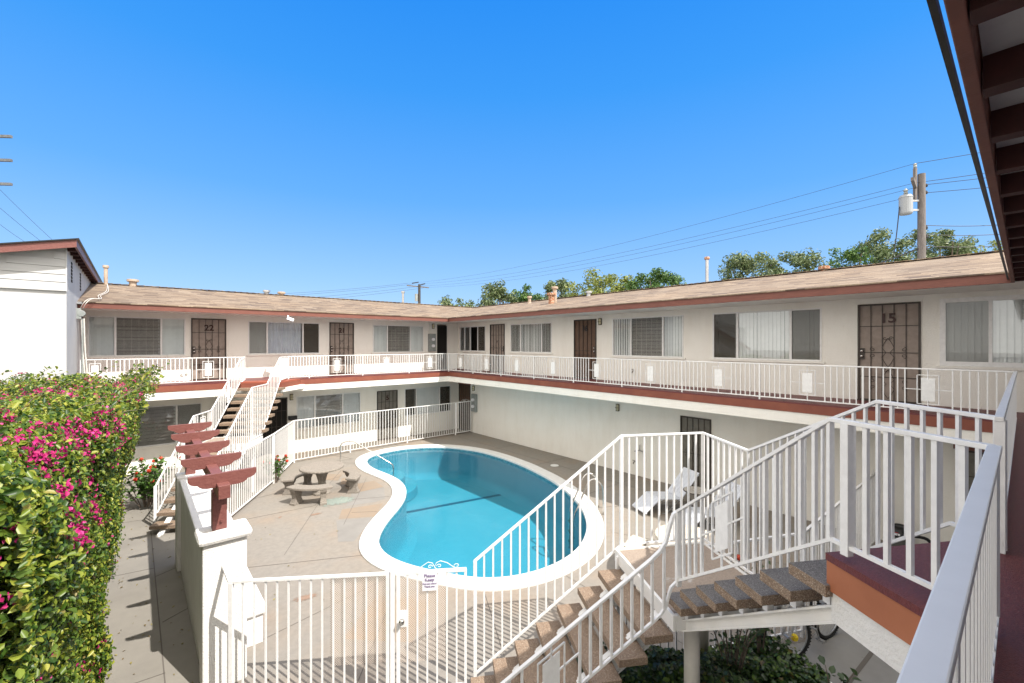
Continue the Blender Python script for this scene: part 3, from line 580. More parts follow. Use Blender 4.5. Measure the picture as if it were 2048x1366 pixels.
rz = math.atan2(d[1], d[0]); cc = P(w*.36+.0825, 0); o = .031
for s, zz, sz in (('Please', 1.425, .052), ('Keep', 1.378, .052), ('Pool gate closed', 1.333, .024), ('Thank you', 1.300, .028)):
    text(s, sz, M['signink'], sg, (cc[0]+nx*o, cc[1]+ny*o, zz), (math.pi/2, 0, rz), 'lettering', .0008, .0008)
gate('white gate with scroll top against the right wing near the wet vacuum', (10.90, 2.02), (11.75, 2.0))
gate('white far gate with scroll top in the corner behind the pool', (11.0, 16.70), (11.80, 16.72))

# ------------------------------------------------------------------ ground sheets and pool
outer_raw = [(5.67,14.89),(5.95,15.55),(6.45,16.0),(7.25,16.25),(8.15,16.22),(9.0,15.85),(9.6,15.3),(10.06,14.55),(10.36,13.54),(10.42,12.3),(10.28,10.86),(9.91,9.27),(9.61,8.47),(9.27,7.75),(8.8,7.01),(8.32,6.44),(7.84,6.0),(7.34,5.68),(6.83,5.44),(6.34,5.33),(5.8,5.3),(5.34,5.36),(4.91,5.5),(4.61,5.65),(4.29,5.91),(4.07,6.21),(3.82,6.65),(3.55,7.14),(3.35,7.66),(3.29,8.2),(3.37,8.74),(3.53,9.05),(3.76,9.41),(4.11,9.85),(4.56,10.3),(4.97,10.7),(5.35,11.24),(5.60,11.88),(5.68,12.38),(5.65,13.02),(5.56,13.6),(5.54,14.2)]
def smooth_closed(pts, n=160, k=6):
    P = np.array(pts); d = np.linalg.norm(np.roll(P, -1, 0)-P, axis=1); s = np.concatenate([[0], np.cumsum(d)]); Q = np.vstack([P, P[:1]])
    u = np.linspace(0, s[-1], n, endpoint=False); X = np.stack([np.interp(u, s, Q[:, i]) for i in (0, 1)], 1)
    for _ in range(k): X = (np.roll(X, 1, 0)+2*X+np.roll(X, -1, 0))/4
    return X
def offset(X, d):
    t = np.roll(X, -1, 0)-np.roll(X, 1, 0); t /= np.linalg.norm(t, axis=1)[:, None]; nrm = np.stack([-t[:, 1], t[:, 0]], 1)
    a = .5*np.sum(X[:, 0]*np.roll(X[:, 1], -1)-np.roll(X[:, 0], -1)*X[:, 1]); sg = 1 if a > 0 else -1
    return X+nrm*d*sg
PO = smooth_closed(outer_raw); PI_ = offset(PO, .385)
for _ in range(3): PI_ = (np.roll(PI_, 1, 0)+2*PI_+np.roll(PI_, -1, 0))/4
tl = lambda A: [tuple(map(float, p)) for p in A]
hole = tl(offset(PO, .06))
tag(flatmesh('ground', [(-260, -260), (320, -260), (320, 320), (-260, 320)], 0.0, M['ground'], hole), kind='structure')
DECK = [(.66, 16.62), (.66, 6.4), (1.0, 5.68), (3.2, 4.2), (4.5, 3.35), (7.12, 2.02), (11.90, 2.0), (11.90, 17.9), (4.2, 17.0), (4.2, 16.62)]
deck = tag(flatmesh('pool_deck', [(.30, 13.1), (.66, 10.4), (.66, 5.9), (1.0, 5.55), (3.2, 4.1), (4.5, 3.25), (7.12, 1.95), (11.90, 1.95), (11.90, 17.92), (3.9, 17.92), (1.2, 13.1)], .004, M['deck'], hole), kind='structure')
tag(flatmesh('path', [(-3.0, 3.2), (.655, 3.2), (.655, 10.3), (1.4, 13.0), (3.8, 16.65), (3.8, 16.9), (-3.0, 16.9)], .008, M['path']), kind='structure')
mb = MB(); mb.box(-1.15, 3.85, 16.9, 17.93, 0, .10); tag(mb.build('walkway', M['path'], None, bevel=.01), kind='structure')
def strips(name, segs, m, w=.012, z=.012, zt=.002):
    mb = MB()
    for p, q in segs:
        dx, dy = q[0]-p[0], q[1]-p[1]; L = math.hypot(dx, dy); n_ = (-dy/L*w/2, dx/L*w/2)
        mb.prism([(p[0]-n_[0], p[1]-n_[1]), (q[0]-n_[0], q[1]-n_[1]), (q[0]+n_[0], q[1]+n_[1]), (p[0]+n_[0], p[1]+n_[1])], z, z+zt)
    return mb.build(name, m)
def near_out(i): return tuple(PO[i % len(PO)])
dj = [((.75, 12.0), (3.46, 11.75)), ((2.2, 9.4), (3.72, 12.1)), ((3.46, 11.75), (3.9, 12.45)), ((3.6, 10.1), (5.35, 13.1)), ((4.3, 11.6), (5.2, 11.15)), ((4.7, 15.9), (5.85, 15.6)), ((4.13, 12.99), (5.07, 14.48)), ((5.07, 14.48), (5.45, 14.3)), ((1.0, 9.6), (3.35, 8.4)), ((4.0, 10.7), (4.5, 10.35)), ((1.9, 5.1), (3.5, 7.1)), ((1.3, 6.9), (3.42, 7.3)),
      ((10.85, 17.2), (10.85, 2.1)), ((10.38, 13.5), (11.9, 13.5)), ((10.3, 10.8), (11.9, 10.8)), ((9.3, 7.8), (11.9, 7.8)), ((7.9, 5.9), (9.6, 2.05)), ((8.8, 7.0), (11.9, 5.2)), ((5.8, 5.3), (5.7, 2.8)), ((4.4, 5.85), (3.5, 4.1)), ((2.3, 13.3), (4.8, 13.8)), ((8.0, 16.25), (8.2, 17.9)), ((5.9, 15.6), (5.2, 17.6))]
strips('deck_joints', dj, M['joint'], .009, .0075)['kind'] = 'structure'
strips('path_joints', [((.28, 3.3), (.24, 16.8)), ((-.9, 7.1), (.28, 7.0)), ((.27, 6.1), (.65, 6.6)), ((-.9, 10.6), (.26, 10.4)), ((.26, 10.0), (.65, 10.2)), ((-.9, 13.6), (.25, 13.4)), ((.3, 8.3), (.65, 8.5))], M['joint'], .014, .009)['kind'] = 'structure'
strips('ground_joints', [((7.6, 1.45), (6.8, -.6)), ((6.6, 1.4), (9.4, 1.2)), ((5.6, -.2), (8.6, -.45)), ((5.2, 1.0), (6.9, .75))], M['joint'], .05, .001)['kind'] = 'structure'
# coping ring
def ring(name, A, B, zA, zB, m, parent=None):
    mb = MB(); n = len(A); mb.add([(x, y, zA) for x, y in tl(A)]+[(x, y, zB) for x, y in tl(B)], [(i, (i+1) % n, n+(i+1) % n, n+i) for i in range(n)]); return mb.build(name, m, parent, smooth=True)
mb = MB(); n = len(PO); a = offset(PO, .012); b = offset(PI_, -.02); rows = [(PO, -.05), (PO, .028), (a, .038), (b, .042), (PI_, .030), (PI_, -.06)]
mb.add([(x, y, z) for A, z in rows for x, y in tl(A)], [(r*n+i, r*n+(i+1) % n, (r+1)*n+(i+1) % n, (r+1)*n+i) for r in range(5) for i in range(n)])
pool = thing('swimming_pool', 'kidney shaped swimming pool with broad white coping and bright blue water', 'pool', (7, 10, 0))
mb.build('coping', M['coping'], pool)
PW = offset(PI_, .005)
ring('tile_band', PW, PW, -.02, -.15, M['tile'], pool)
PW2 = offset(PI_, .30)
rows = [(PW, -.15), (PW, -.95), (offset(PI_, .12), -1.10), (PW2, -1.18)]
mb = MB(); mb.add([(x, y, z) for A, z in rows for x, y in tl(A)], [(r*n+i, r*n+(i+1) % n, (r+1)*n+(i+1) % n, (r+1)*n+i) for r in range(3) for i in range(n)])
o = flatmesh('pool_floor', tl(PW2), -1.18, M['plaster']); o.parent = pool; o.location = -Vector(pool.location)
mb.build('basin_wall', M['plaster'], pool, smooth=True)
for k_, (r_, z_) in enumerate(((1.42, -.85), (1.0, -.50))):
    mb = MB(); mb.lathe([(r_+.02, -1.16), (r_, z_-.03), (r_-.03, z_)], 6.35, 14.75, 40); mb.build('pool_step', M['plaster'], pool, smooth=False)
mb = MB(); mb.prism([(6.30, 12.60), (10.1, 11.83), (10.13, 11.98), (6.33, 12.75)], -1.178, -1.17); mb.build('floor_stripe', M['stripe'], pool)
o = flatmesh('water', tl(offset(PI_, .004)), -.065, M['water']); o.parent = pool; o.location = -Vector(pool.location)
text('3 FT', .14, M['black'], pool, (3.735, 8.62, -.055), (math.pi/2, 0, R(-75)), 'depth_mark', .001)
mb = MB(); p = (9.62, 8.95); mb.tube([(p[0], p[1], -.07), (p[0]+.02, p[1]+.04, -.07)], .09, 12); mb.build('skimmer', M['black'], pool)
# pool grab rail and ladder
def smooth_pts(pts, n=6):
    out = []; P = [Vector(p) for p in pts]
    for i in range(len(P)-1):
        p0, p1, p2, p3 = P[max(i-1, 0)], P[i], P[i+1], P[min(i+2, len(P)-1)]
        for k in range(n):
            t = k/n; out.append(.5*((2*p1)+(p2-p0)*t+(2*p0-5*p1+4*p2-p3)*t*t+(3*p1-p0-3*p2+p3)*t**3))
    out.append(P[-1]); return out
t = thing('pool_handrail', 'curved steel entry handrail at the left end of the pool', 'handrail', (5.4, 14.7, 0))
mb = MB(); mb.tube(smooth_pts([(5.2, 14.9, 0), (5.2, 14.9, .45), (5.2, 14.9, .68), (5.27, 14.88, .80), (5.42, 14.82, .84), (5.60, 14.75, .82)], 5)+[(6.50, 14.0, .12), (6.60, 13.92, .02), (6.62, 13.9, -.12), (6.62, 13.9, -1.1)], .021, 10); mb.build('rail_tube', M['steel'], t, smooth=True)
mb = MB(); mb.lathe([(.05, .005), (.05, .02), (.03, .03)], 5.2, 14.9, 16); mb.build('floor_flange', M['steel'], t)
t = thing('pool_ladder', 'steel pool ladder with two looped rails at the deep end', 'ladder', (8.6, 6.9, 0))
nrm = Vector((8.40-8.88, 7.20-7.02, 0)).normalized(); nrm = Vector((-.80, .60, 0)); tan = Vector((.60, .80, 0))
for k in (0, 1):
    B0 = Vector((8.57, 6.62, 0))+tan*(.47*k)
    pts = [B0, B0+Vector((0, 0, .55)), B0+nrm*.06+Vector((0, 0, .76)), B0+nrm*.22+Vector((0, 0, .86)), B0+nrm*.38+Vector((0, 0, .76)), B0+nrm*.58+Vector((0, 0, .30)), B0+nrm*.72+Vector((0, 0, -.05)), B0+nrm*.74+Vector((0, 0, -.4)), B0+nrm*.74+Vector((0, 0, -1.0))]
    mb = MB(); mb.tube(smooth_pts(pts, 5), .021, 10); mb.build('side_rail', M['steel'], t, smooth=True)
for z in (-.3, -.55, -.8):
    mb = MB(); c = Vector((8.57, 6.62, z))+nrm*.74; q = c+tan*.47; mb.bar(c, q, .08, .02); mb.build('rung', M['steel'], t)

# worn paint patch on the deck
pm = flat_patch('worn_green_paint', (.19, .23, .21), (.25, .28, .24), 8, 1.48)
me = bpy.data.meshes.new('paint_patch'); me.from_pydata([(-1, -1, 0), (1, -1, 0), (1, 1, 0), (-1, 1, 0)], [], [(0, 1, 2, 3)]); me.materials.append(pm)
o = bpy.data.objects.new('paint_patch', me); COL.objects.link(o); o.location = (4.0, 11.72, .0085); o.scale = (.62, .42, 1); o.rotation_euler.z = R(-8); tag(o, kind='structure')
pm2 = flat_patch('rust_stain', (.22, .14, .10), (.27, .19, .14), 14, 1.60)
for i, (x, y, s) in enumerate([(3.30, 11.15, .22), (2.6, 11.5, .12), (4.9, 10.6, .12), (2.1, 7.6, .3)]):
    o = o.copy(); COL.objects.link(o); o.data = o.data.copy(); o.data.materials.clear(); o.data.materials.append(pm2); o.name = 'stain'; o.location = (x, y, .0085); o.scale = (s, s*.5, 1); o.rotation_euler.z = i

# ------------------------------------------------------------------ pergola wall
pw = thing('pier_wall', 'white stucco courtyard wall with a capped pier in front and a ledge', 'wall', (.85, 8, 0))
mb = MB(); mb.box(.62, 1.02, 6.57, 10.0, 0, 1.60); mb.build('wall', M['stucco_wall'], pw, bevel=.02)
mb = MB(); mb.box(.60, 1.04, 6.565, 10.0, 1.601, 1.66); mb.build('wall_cap', M['stucco_wall'], pw, bevel=.015)
mb = MB(); mb.box(.56, 1.08, 9.95, 10.36, 0, 1.70); mb.build('end_pier', M['stucco_wall'], pw, bevel=.02)
mb = MB(); mb.box(.59, 1.045, 6.25, 6.56, 0, 1.77); mb.build('pier', M['stucco_wall'], pw, bevel=.015)
mb = MB(); mb.box(.54, 1.10, 6.19, 6.62, 1.76, 1.87); mb.build('pier_cap', M['stucco_wall'], pw, bevel=.045)
mb = MB(); mb.box(1.0, 1.34, 6.86, 9.95, 0, .40); mb.build('ledge', M['stucco_wall'], pw, bevel=.01)
mb = MB(); mb.box(1.0, 1.38, 6.82, 9.95, .401, .52); mb.build('ledge_cap', M['stucco_wall'], pw, bevel=.03)
pg = thing('pergola', 'dark red timber pergola of five scalloped rafters standing on the white wall', 'pergola', (.74, 7.5, 1.9))
mb = MB(); mb.box(.70, .85, 6.36, 6.50, 1.872, 2.34); mb.build('post', M['pergola'], pg, bevel=.006)
mb = MB(); mb.box(.70, .85, 10.08, 10.22, 1.70, 2.34); mb.build('post', M['pergola'], pg, bevel=.006)
mb = MB(); mb.box(.715, .835, 5.98, 10.6, 2.345, 2.50); mb.build('beam', M['pergola'], pg, bevel=.006)
prof = []
hw, hh = .34, .155
pts = [(-hw, hh), (-hw, hh-.055), (-hw+.02, hh-.085), (-hw+.06, hh-.105), (-hw+.09, hh-.11), (-hw+.105, hh-.13), (-hw+.135, hh-.15), (-hw+.18, hh-.16)]
prof = [(-hw, hh)] + pts[1:] + [(-x, z) for x, z in pts[1:][::-1]] + [(hw, hh)]
for y in (6.16, 7.16, 8.16, 9.26, 10.3):
    mb = MB(); n_ = len(prof); x0, z0 = .785, 2.455; th = .021
    mb.add([(x0+x, y-th, z0+z) for x, z in prof]+[(x0+x, y+th, z0+z) for x, z in prof], [tuple(range(n_)), tuple(range(n_, 2*n_))[::-1]]+[(i, n_+i, n_+(i+1) % n_, (i+1) % n_) for i in range(n_)])
    mb.build('rafter', M['pergola'], pg, bevel=.003)
mb = MB(); mb.tube([(.79, 6.358, 1.98), (.79, 6.33, 1.98)], .014, 10); mb.build('bolt', M['pergola'], pg)

# ------------------------------------------------------------------ the apartment building
BL = thing('apartment_building', 'two-storey cream stucco apartment building around the courtyard, with tan shingle roof and red-brown fascia', 'building', (6, 14, 0))
class Fac:
    """facade frame: u to the viewer's right along the wall, z up, n outwards"""
    def __init__(s, kind, d): s.k = kind; s.d = d
    def p(s, u, z, n): return (u, s.d-n, z) if s.k == 'far' else (s.d-n, -u, z)
    def box(s, mb, u0, u1, z0, z1, n0, n1):
        mb.hexa([s.p(u0, z0, n1), s.p(u1, z0, n1), s.p(u1, z0, n0), s.p(u0, z0, n0), s.p(u0, z1, n1), s.p(u1, z1, n1), s.p(u1, z1, n0), s.p(u0, z1, n0)])
    def rot(s): return (math.pi/2, 0, 0) if s.k == 'far' else (math.pi/2, 0, -math.pi/2)
FA, RI_ = Fac('far', FW), Fac('right', DW)
def wall(fac, u0, u1, z0, z1, ops, name='wall', m='stucco'):
    us = sorted({u0, u1}|{max(u0, min(u1, o[i])) for o in ops for i in (0, 1)}); zs = sorted({z0, z1}|{o[i] for o in ops for i in (2, 3)})
    mb = MB()
    for a, b in zip(us, us[1:]):
        for c, d_ in zip(zs, zs[1:]):
            mu, mz = (a+b)/2, (c+d_)/2
            if any(o[0] < mu < o[1] and o[2] < mz < o[3] for o in ops): continue
            mb.add([fac.p(a, c, 0), fac.p(b, c, 0), fac.p(b, d_, 0), fac.p(a, d_, 0)], [(0, 1, 2, 3)])
    for a, b, c, d_ in ops:   # reveals
        D = -.13
        for q in (((a, c), (b, c)), ((b, c), (b, d_)), ((b, d_), (a, d_)), ((a, d_), (a, c))):
            (x, y), (x2, y2) = q; mb.add([fac.p(x, y, 0), fac.p(x, y, D), fac.p(x2, y2, D), fac.p(x2, y2, 0)], [(0, 1, 2, 3)])
    return mb.build(name, M[m], BL)
def room(fac, a, b, c, d_, depth, m, parent):
    mb = MB(); D0, D = -.13, -.13-depth; e = .3
    P4 = [(a-e, c-e), (b+e, c-e), (b+e, d_+e), (a-e, d_+e)]
    v = [fac.p(u, z, D0-.002) for u, z in P4]+[fac.p(u, z, D) for u, z in P4]
    mb.add(v, [(4, 5, 6, 7), (0, 1, 5, 4), (1, 2, 6, 5), (2, 3, 7, 6), (3, 0, 4, 7)]); mb.build('room', M[m], parent)
def window(fac, a, b, c, d_, mull, kinds, w=.035):
    mb = MB(); n0, n1 = -.05, .015
    fac.box(mb, a, b, d_-w, d_, n0, n1); fac.box(mb, a, b, c, c+w, n0, n1); fac.box(mb, a, a+w, c+w, d_-w, n0, n1); fac.box(mb, b-w, b, c+w, d_-w, n0, n1)
    for m_ in mull: fac.box(mb, m_-.024, m_+.024, c+w, d_-w, n0, n1-.003)
    W_ = mb.build('window', M['white'], BL)
    mb = MB(); fac.box(mb, a-.06, b+.06, c-.05, c-.002, -.04, .045); mb.build('sill', M['stucco'], W_)
    room(fac, a, b, c, d_, .9, 'room', W_)
    ed = [a]+list(mull)+[b]
    for (p, q), k in zip(zip(ed, ed[1:]), kinds):
        p, q = p+.022, q-.022; zl, zh = c+w-.002, d_-w+.002
        mb = MB(); mb.add([fac.p(p, zl, -.02), fac.p(q, zl, -.02), fac.p(q, zh, -.02), fac.p(p, zh, -.02)], [(0, 1, 2, 3)])
        scr = k.startswith('screen')
        mb.build('pane', M['glass'], W_)
        if scr:
            mb = MB(); mb.add([fac.p(p, zl, -.008), fac.p(q, zl, -.008), fac.p(q, zh, -.008), fac.p(p, zh, -.008)], [(0, 1, 2, 3)]); mb.build('insect_screen', M['screen_dark' if 'dark' in k else 'screen'], W_)
        if 'grid' in k:
            mb = MB(); nu = max(2, round((q-p)/.17))
            for i in range(1, nu): fac.box(mb, p+(q-p)*i/nu-.002, p+(q-p)*i/nu+.002, zl, zh, -.006, -.002)
            for i in range(1, 7): z = zl+(zh-zl)*i/7; fac.box(mb, p, q, z-.002, z+.002, -.0055, -.0025)
            mb.build('wire_grid', M['louvre'], W_)
        if 'blind' in k or scr and 'dark' not in k and 'louvre' not in k:
            mb = MB(); x = p-.05; i = 0
            while x < q+.05:
                th = R(random.uniform(12, 24)); dx, dn = .05*math.cos(th), .05*math.sin(th)
                mb.add([fac.p(x-dx, zl, -.055-dn), fac.p(x+dx, zl, -.055+dn), fac.p(x+dx, zh, -.055+dn), fac.p(x-dx, zh, -.055-dn)], [(0, 1, 2, 3)]); x += .089
            mb.build('blind', M['blind'], W_)
        if 'curtain' in k:
            mb = MB(); N_ = 60; v = []
            for i in range(N_+1):
                u = p+(q-p)*i/N_; nn = -.10+.025*math.sin(i*1.1+2*math.sin(i*.23)); v += [fac.p(u, zl, nn), fac.p(u, zh, nn*.9)]
            mb.add(v, [(2*i, 2*i+2, 2*i+3, 2*i+1) for i in range(N_)]); mb.build('curtain', M['curtain'], W_, smooth=True)
        if 'louvre' in k:
            mb = MB(); z = zl
            step = .11
            while z < zh-.02: 
                mb.add([fac.p(p, z, -.05), fac.p(q, z, -.05), fac.p(q, min(z+step*.92, zh), -.085), fac.p(p, min(z+step*.92, zh), -.085)], [(0, 1, 2, 3)]); z += step
            mb.build('louvre', M['louvre'], W_)
    return W_
def door(fac, a, b, z0, h, num=None, panel='doorpanel', numcol='number', style=0, lab=None, knob='left'):
    z1 = z0+h; w = .035
    mb = MB(); n0, n1 = -.03, .03
    fac.box(mb, a, a+w, z0, z1, n0, n1); fac.box(mb, b-w, b, z0, z1, n0, n1); fac.box(mb, a+w, b-w, z1-w, z1, n0, n1); fac.box(mb, a+w, b-w, z0, z0+.04, n0, n1)
    D = mb.build('door', M['darkmetal'], BL)
    mb = MB(); fac.box(mb, a+w, b-w, z0+.04, z1-w, -.03, -.012); mb.build('door_screen', M[panel], D)
    mb = MB(); W_ = b-a-2*w
    for i in range(1, 5): u = a+w+W_*i/5; fac.box(mb, u-.006, u+.006, z0+.04, z1-w, -.006, .012)
    for f in ((.25, .5, .77) if style == 0 else (.40, .47)): z = z0+h*f; fac.box(mb, a+w, b-w, z-.007, z+.007, -.006, .010)
    mb.build('grille', M['darkmetal'], D)
    mb = MB(); cu = (a+b)/2; zc = z0+h*.5
    def sc(pts): mb.tube([fac.p(u, z, .016) for u, z in pts], .005, 6)
    if style == 0:
        for k in (0, 1):
            zz = zc if k == 0 else z0+h*.18
            sc([(cu, zz+.30), (cu-.05, zz+.22), (cu-.10, zz+.10), (cu-.03, zz), (cu-.10, zz-.1), (cu-.05, zz-.22), (cu, zz-.30)]); sc([(cu, zz+.30), (cu+.05, zz+.22), (cu+.10, zz+.10), (cu+.03, zz), (cu+.10, zz-.1), (cu+.05, zz-.22), (cu, zz-.30)])
            for sx in (-1, 1):
                for sz in (-1, 1): sc(spiral(cu+sx*.25, zz+sz*.07, .05, math.pi/2*sz, sx*sz*-1.1, 14)); 
                sc(spiral(cu+sx*.045, zz+.30, .04, 0, sx*1.0, 12))
    mb.build('scrollwork', M['darkmetal'], D)
    ku = a+.075 if knob == 'left' else b-.075
    mb = MB(); fac.box(mb, ku-.04, ku+.04, z0+.88, z0+1.12, -.005, .02); L_ = mb.build('lock_plate', M['darkmetal'], D)
    for z in (.95, 1.06):
        mb = MB(); mb.tube([fac.p(ku, z0+z, .02), fac.p(ku, z0+z, .045), fac.p(ku, z0+z, .06), fac.p(ku, z0+z, .075)], [.02, .02, .028, .02], 12); mb.build('door_knob', M['steel'], L_, smooth=True)
    mb = MB(); fac.box(mb, a-.01, b+.01, z0-.001, z0+.02, 0, .06); mb.build('threshold', M['darkmetal'], D)
    if num:
        text(num, .27, M[numcol], D, fac.p(cu, z0+h*.845, .022), fac.rot(), 'number', .006, .007)
    if lab: D['label'] = lab
    return D
DH = 2.06
far_up = [(-1.08, 1.24, 3.74, 4.95), (1.39, 2.37, SLAB, SLAB+DH), (3.03, 5.46, 3.74, 4.93), (5.83, 6.80, SLAB, SLAB+DH), (7.61, 10.01, 3.74, 4.93), (10.73, 11.30, SLAB, SLAB+DH+.06)]
far_lo = [(-.80, 1.68, .89, 2.15), (2.02, 2.95, 0, 2.12), (3.40, 4.30, 0, 2.12), (4.61, 7.09, .89, 2.13), (7.79, 8.73, 0, 2.10), (9.07, 11.48, .89, 2.12)]
wall(FA, -1.18, DW, SLAB, EAVE_B+.02, far_up); wall(FA, -1.18, DW, 0, SLAB, far_lo)
ru = lambda y: -y
rt_up = [(-18.0+.2, -15.75, 3.77, 4.93), (-15.4, -14.40, SLAB, SLAB+DH), (-14.01, -11.61, 3.77, 4.93), (-10.5, -9.5, SLAB, SLAB+DH), (-8.84, -6.37, 3.72, 4.95), (-5.53, -3.03, 3.72, 4.95), (-2.37, -1.36, SLAB, SLAB+DH), (-1.09, 1.4, 3.70, 5.0)]
rt_lo = [(-17.86, -16.92, 0, 2.17), (-6.46, -5.57, 0, 2.06), (-.81, .2, 0, 2.12)]
wall(RI_, -FW, 1.6, SLAB, EAVE_B+.02, rt_up); wall(RI_, -FW, 1.6, 0, SLAB, rt_lo)
W = lambda f, o, *a, **k: window(f, *o, *a, **k)
W(FA, far_up[0], (-.47, .62), ('blind', 'screen_louvre_grid', 'blind'))
W(FA, far_up[2], (3.63, 4.85), ('screen', 'curtain', 'screen_dark'))
W(FA, far_up[4], (8.26, 9.35), ('blind', 'screen_louvre_grid', 'blind'))
W(FA, far_lo[0], (1.01,), ('louvre_screen_dark'.replace('_screen_dark', ''), 'screen'))
W(FA, far_lo[3], (5.28, 6.35), ('blind', 'louvre_screen', 'blind'))
W(FA, far_lo[5], (9.65, 10.86), ('screen_dark', 'blind', 'screen_dark'))
W(RI_, rt_up[0], (-17.4, -16.95, -16.34), ('dark', 'dark', 'dark', 'screen_dark'))
W(RI_, rt_up[2], (-13.39, -12.16), ('screen', 'blind', 'screen'))
W(RI_, rt_up[4], (-8.13, -7.02), ('blind', 'screen_louvre_grid', 'blind'))
W(RI_, rt_up[5], (-4.89, -3.66), ('screen_dark', 'blind', 'screen_dark_blind'))
W(RI_, rt_up[7], (-.42, .5), ('screen', 'blind', 'blind'), w=.085)
def D_(f, o, **k): return door(f, o[0], o[1], o[2], o[3]-o[2]-.002, **k)
D_(FA, far_up[1], num='22', lab='tan security door numbered 22 on the upper floor'); D_(FA, far_up[3], num='21', lab='tan security door numbered 21 on the upper floor')
D_(FA, far_lo[4], num='5', panel='doorgrey', lab='security door numbered 5 on the ground floor', knob='right'); D_(FA, far_lo[2], panel='void', lab='dark security door behind the far staircase'); D_(FA, far_lo[1], panel='void')
D_(RI_, rt_up[1], lab='plain tan security door beside the dark window', panel='doorpanel', knob='right'); D_(RI_, rt_up[3], num='16', panel='doorpanel2', numcol='black', style=1, knob='right', lab='brown security door numbered 16')
D_(RI_, rt_up[6], num='15', lab='tan security door numbered 15'); D_(RI_, rt_lo[1], panel='doorgrey', knob='right', lab='grey security door on the ground floor by the loungers')
D_(RI_, rt_lo[0], panel='doorpanel2', lab='brown slatted door in the ground floor corner'); D_(RI_, rt_lo[2], panel='doorgrey', lab='brown framed door below the walkway at the right edge')
mb = MB(); FA.box(mb, 10.73, 11.30, SLAB, SLAB+DH, -.10, -.05); dd = mb.build('door', M['void'], BL); dd['label'] = 'black open doorway in the upper corner'
# brown header boards over the corner door and the right-edge door
mb = MB(); RI_.box(mb, -17.9, -16.9, 2.17, 2.30, 0, .03); mb.build('door_header', M['fascia'], BL)
mb = MB(); RI_.box(mb, -.90, .25, 2.12, 2.26, 0, .03); mb.build('door_header', M['fascia'], BL)
# walkway slabs: painted top, band, stucco edge
mb = MB()
mb.prism([(-1.18, FE-.02), (DE-.02, FE-.02), (DE-.02, .12), (-4, .12), (-4, -1.5), (DW+.0, -1.5), (DW+.0, FW+.0), (-1.18, FW+.0)][::-1], SLAB-.03, SLAB)
mb.build('walkway_floor', M['deckpaint'], BL)
for nm, z0, z1, e, m_ in (('slab_band', SLAB-.205, SLAB-.031, .0, 'band'), ('slab_edge', SLAB-.43, SLAB-.206, .015, 'stucco')):
    mb = MB(); e2 = e
    mb.box(-1.18, DE-.02+e2, FE-.02+e2, FE+.13, z0, z1); mb.box(DE-.02+e2, DE+.13, .12-e2-.15, FE+.13, z0, z1); mb.box(-4, DE-.02+e2, -.03, .12-e2, z0, z1)
    mb.build(nm, M[m_], BL)
mb = MB(); mb.add([(-1.18, FE, SLAB-.40), (DE, FE, SLAB-.40), (DE, -1.5, SLAB-.40), (DW, -1.5, SLAB-.40), (DW, FW, SLAB-.40), (-1.18, FW, SLAB-.40)], [(5, 4, 1, 0)]); mb.add([(DE, FW, SLAB-.40), (DE, -1.5, SLAB-.40), (DW, -1.5, SLAB-.40), (DW, FW, SLAB-.40)], [(3, 2, 1, 0)]); mb.add([(-4, 0, SLAB-.40), (-4, -1.5, SLAB-.40), (DE, -1.5, SLAB-.40), (DE, 0, SLAB-.40)], [(3, 2, 1, 0)])
mb.build('slab_soffit', M['stucco'], BL)
# near wing walls (behind and below the camera)
mb = MB(); mb.add([(-4, -1.5, 0), (DW, -1.5, 0), (DW, -1.5, EAVE_B+.1), (-4, -1.5, EAVE_B+.1)], [(0, 1, 2, 3)]); mb.build('wall', M['stucco'], BL)
# roof: eave boards, soffits, slopes
PT = .208; RW = 4.6; ZR = EAVE_T+PT*RW
ex, ey, ny_ = 10.48, 16.54, .15
def fasc(p, q, nrm_):  # board outside line p-q, thickness .04 inward
    mb = MB(); a = Vector((*p, 0)); b = Vector((*q, 0)); n_ = Vector((*nrm_, 0))*.04
    mb.hexa([(*a.xy, EAVE_B), (*b.xy, EAVE_B), (*(b+n_).xy, EAVE_B), (*(a+n_).xy, EAVE_B), (*a.xy, EAVE_T-.01), (*b.xy, EAVE_T-.01), (*(b+n_).xy, EAVE_T-.01), (*(a+n_).xy, EAVE_T-.01)]); return mb
fasc((-1.2, ey), (ex-.002, ey), (0, 1)).build('fascia', M['fascia'], BL, bevel=.004)
fasc((ex, ey+.04), (ex, ny_-.04), (1, 0)).build('fascia', M['fascia'], BL, bevel=.004)
fasc((ex-.002, ny_), (-6, ny_), (0, -1)).build('fascia', M['fascia'], BL, bevel=.004)
mb = MB(); mb.box(-1.2, ex-.01, ey+.041, FW, EAVE_B+.012, EAVE_B+.03); mb.box(ex+.041, DW, -1.5, FW, EAVE_B+.0121, EAVE_B+.03); mb.build('eave_soffit', M['stucco'], BL)
ov = .03; zt = EAVE_T
def slab(pts, name, m, th=.025):
    mb = MB(); n_ = len(pts); mb.add([(x, y, z-th) for x, y, z in pts]+[(x, y, z) for x, y, z in pts], [tuple(range(n_))[::-1], tuple(range(n_, 2*n_))]+[(i, (i+1) % n_, n_+(i+1) % n_, n_+i) for i in range(n_)]); return mb.build(name, m, BL)
def zf(y): return zt+PT*(y-ey)
slab([(-1.2, ey-ov, zf(ey-ov)), (ex-ov, ey-ov, zf(ey-ov)), (ex+RW, ey+RW, ZR), (-1.2, ey+RW, ZR)], 'roof_slope', M['shingle_far'])
slab([(-1.2, ey+RW, ZR), (ex+RW, ey+RW, ZR), (ex+2*RW, ey+2*RW, zt), (-1.2, ey+2*RW, zt)], 'roof_slope', M['shingle_far'])
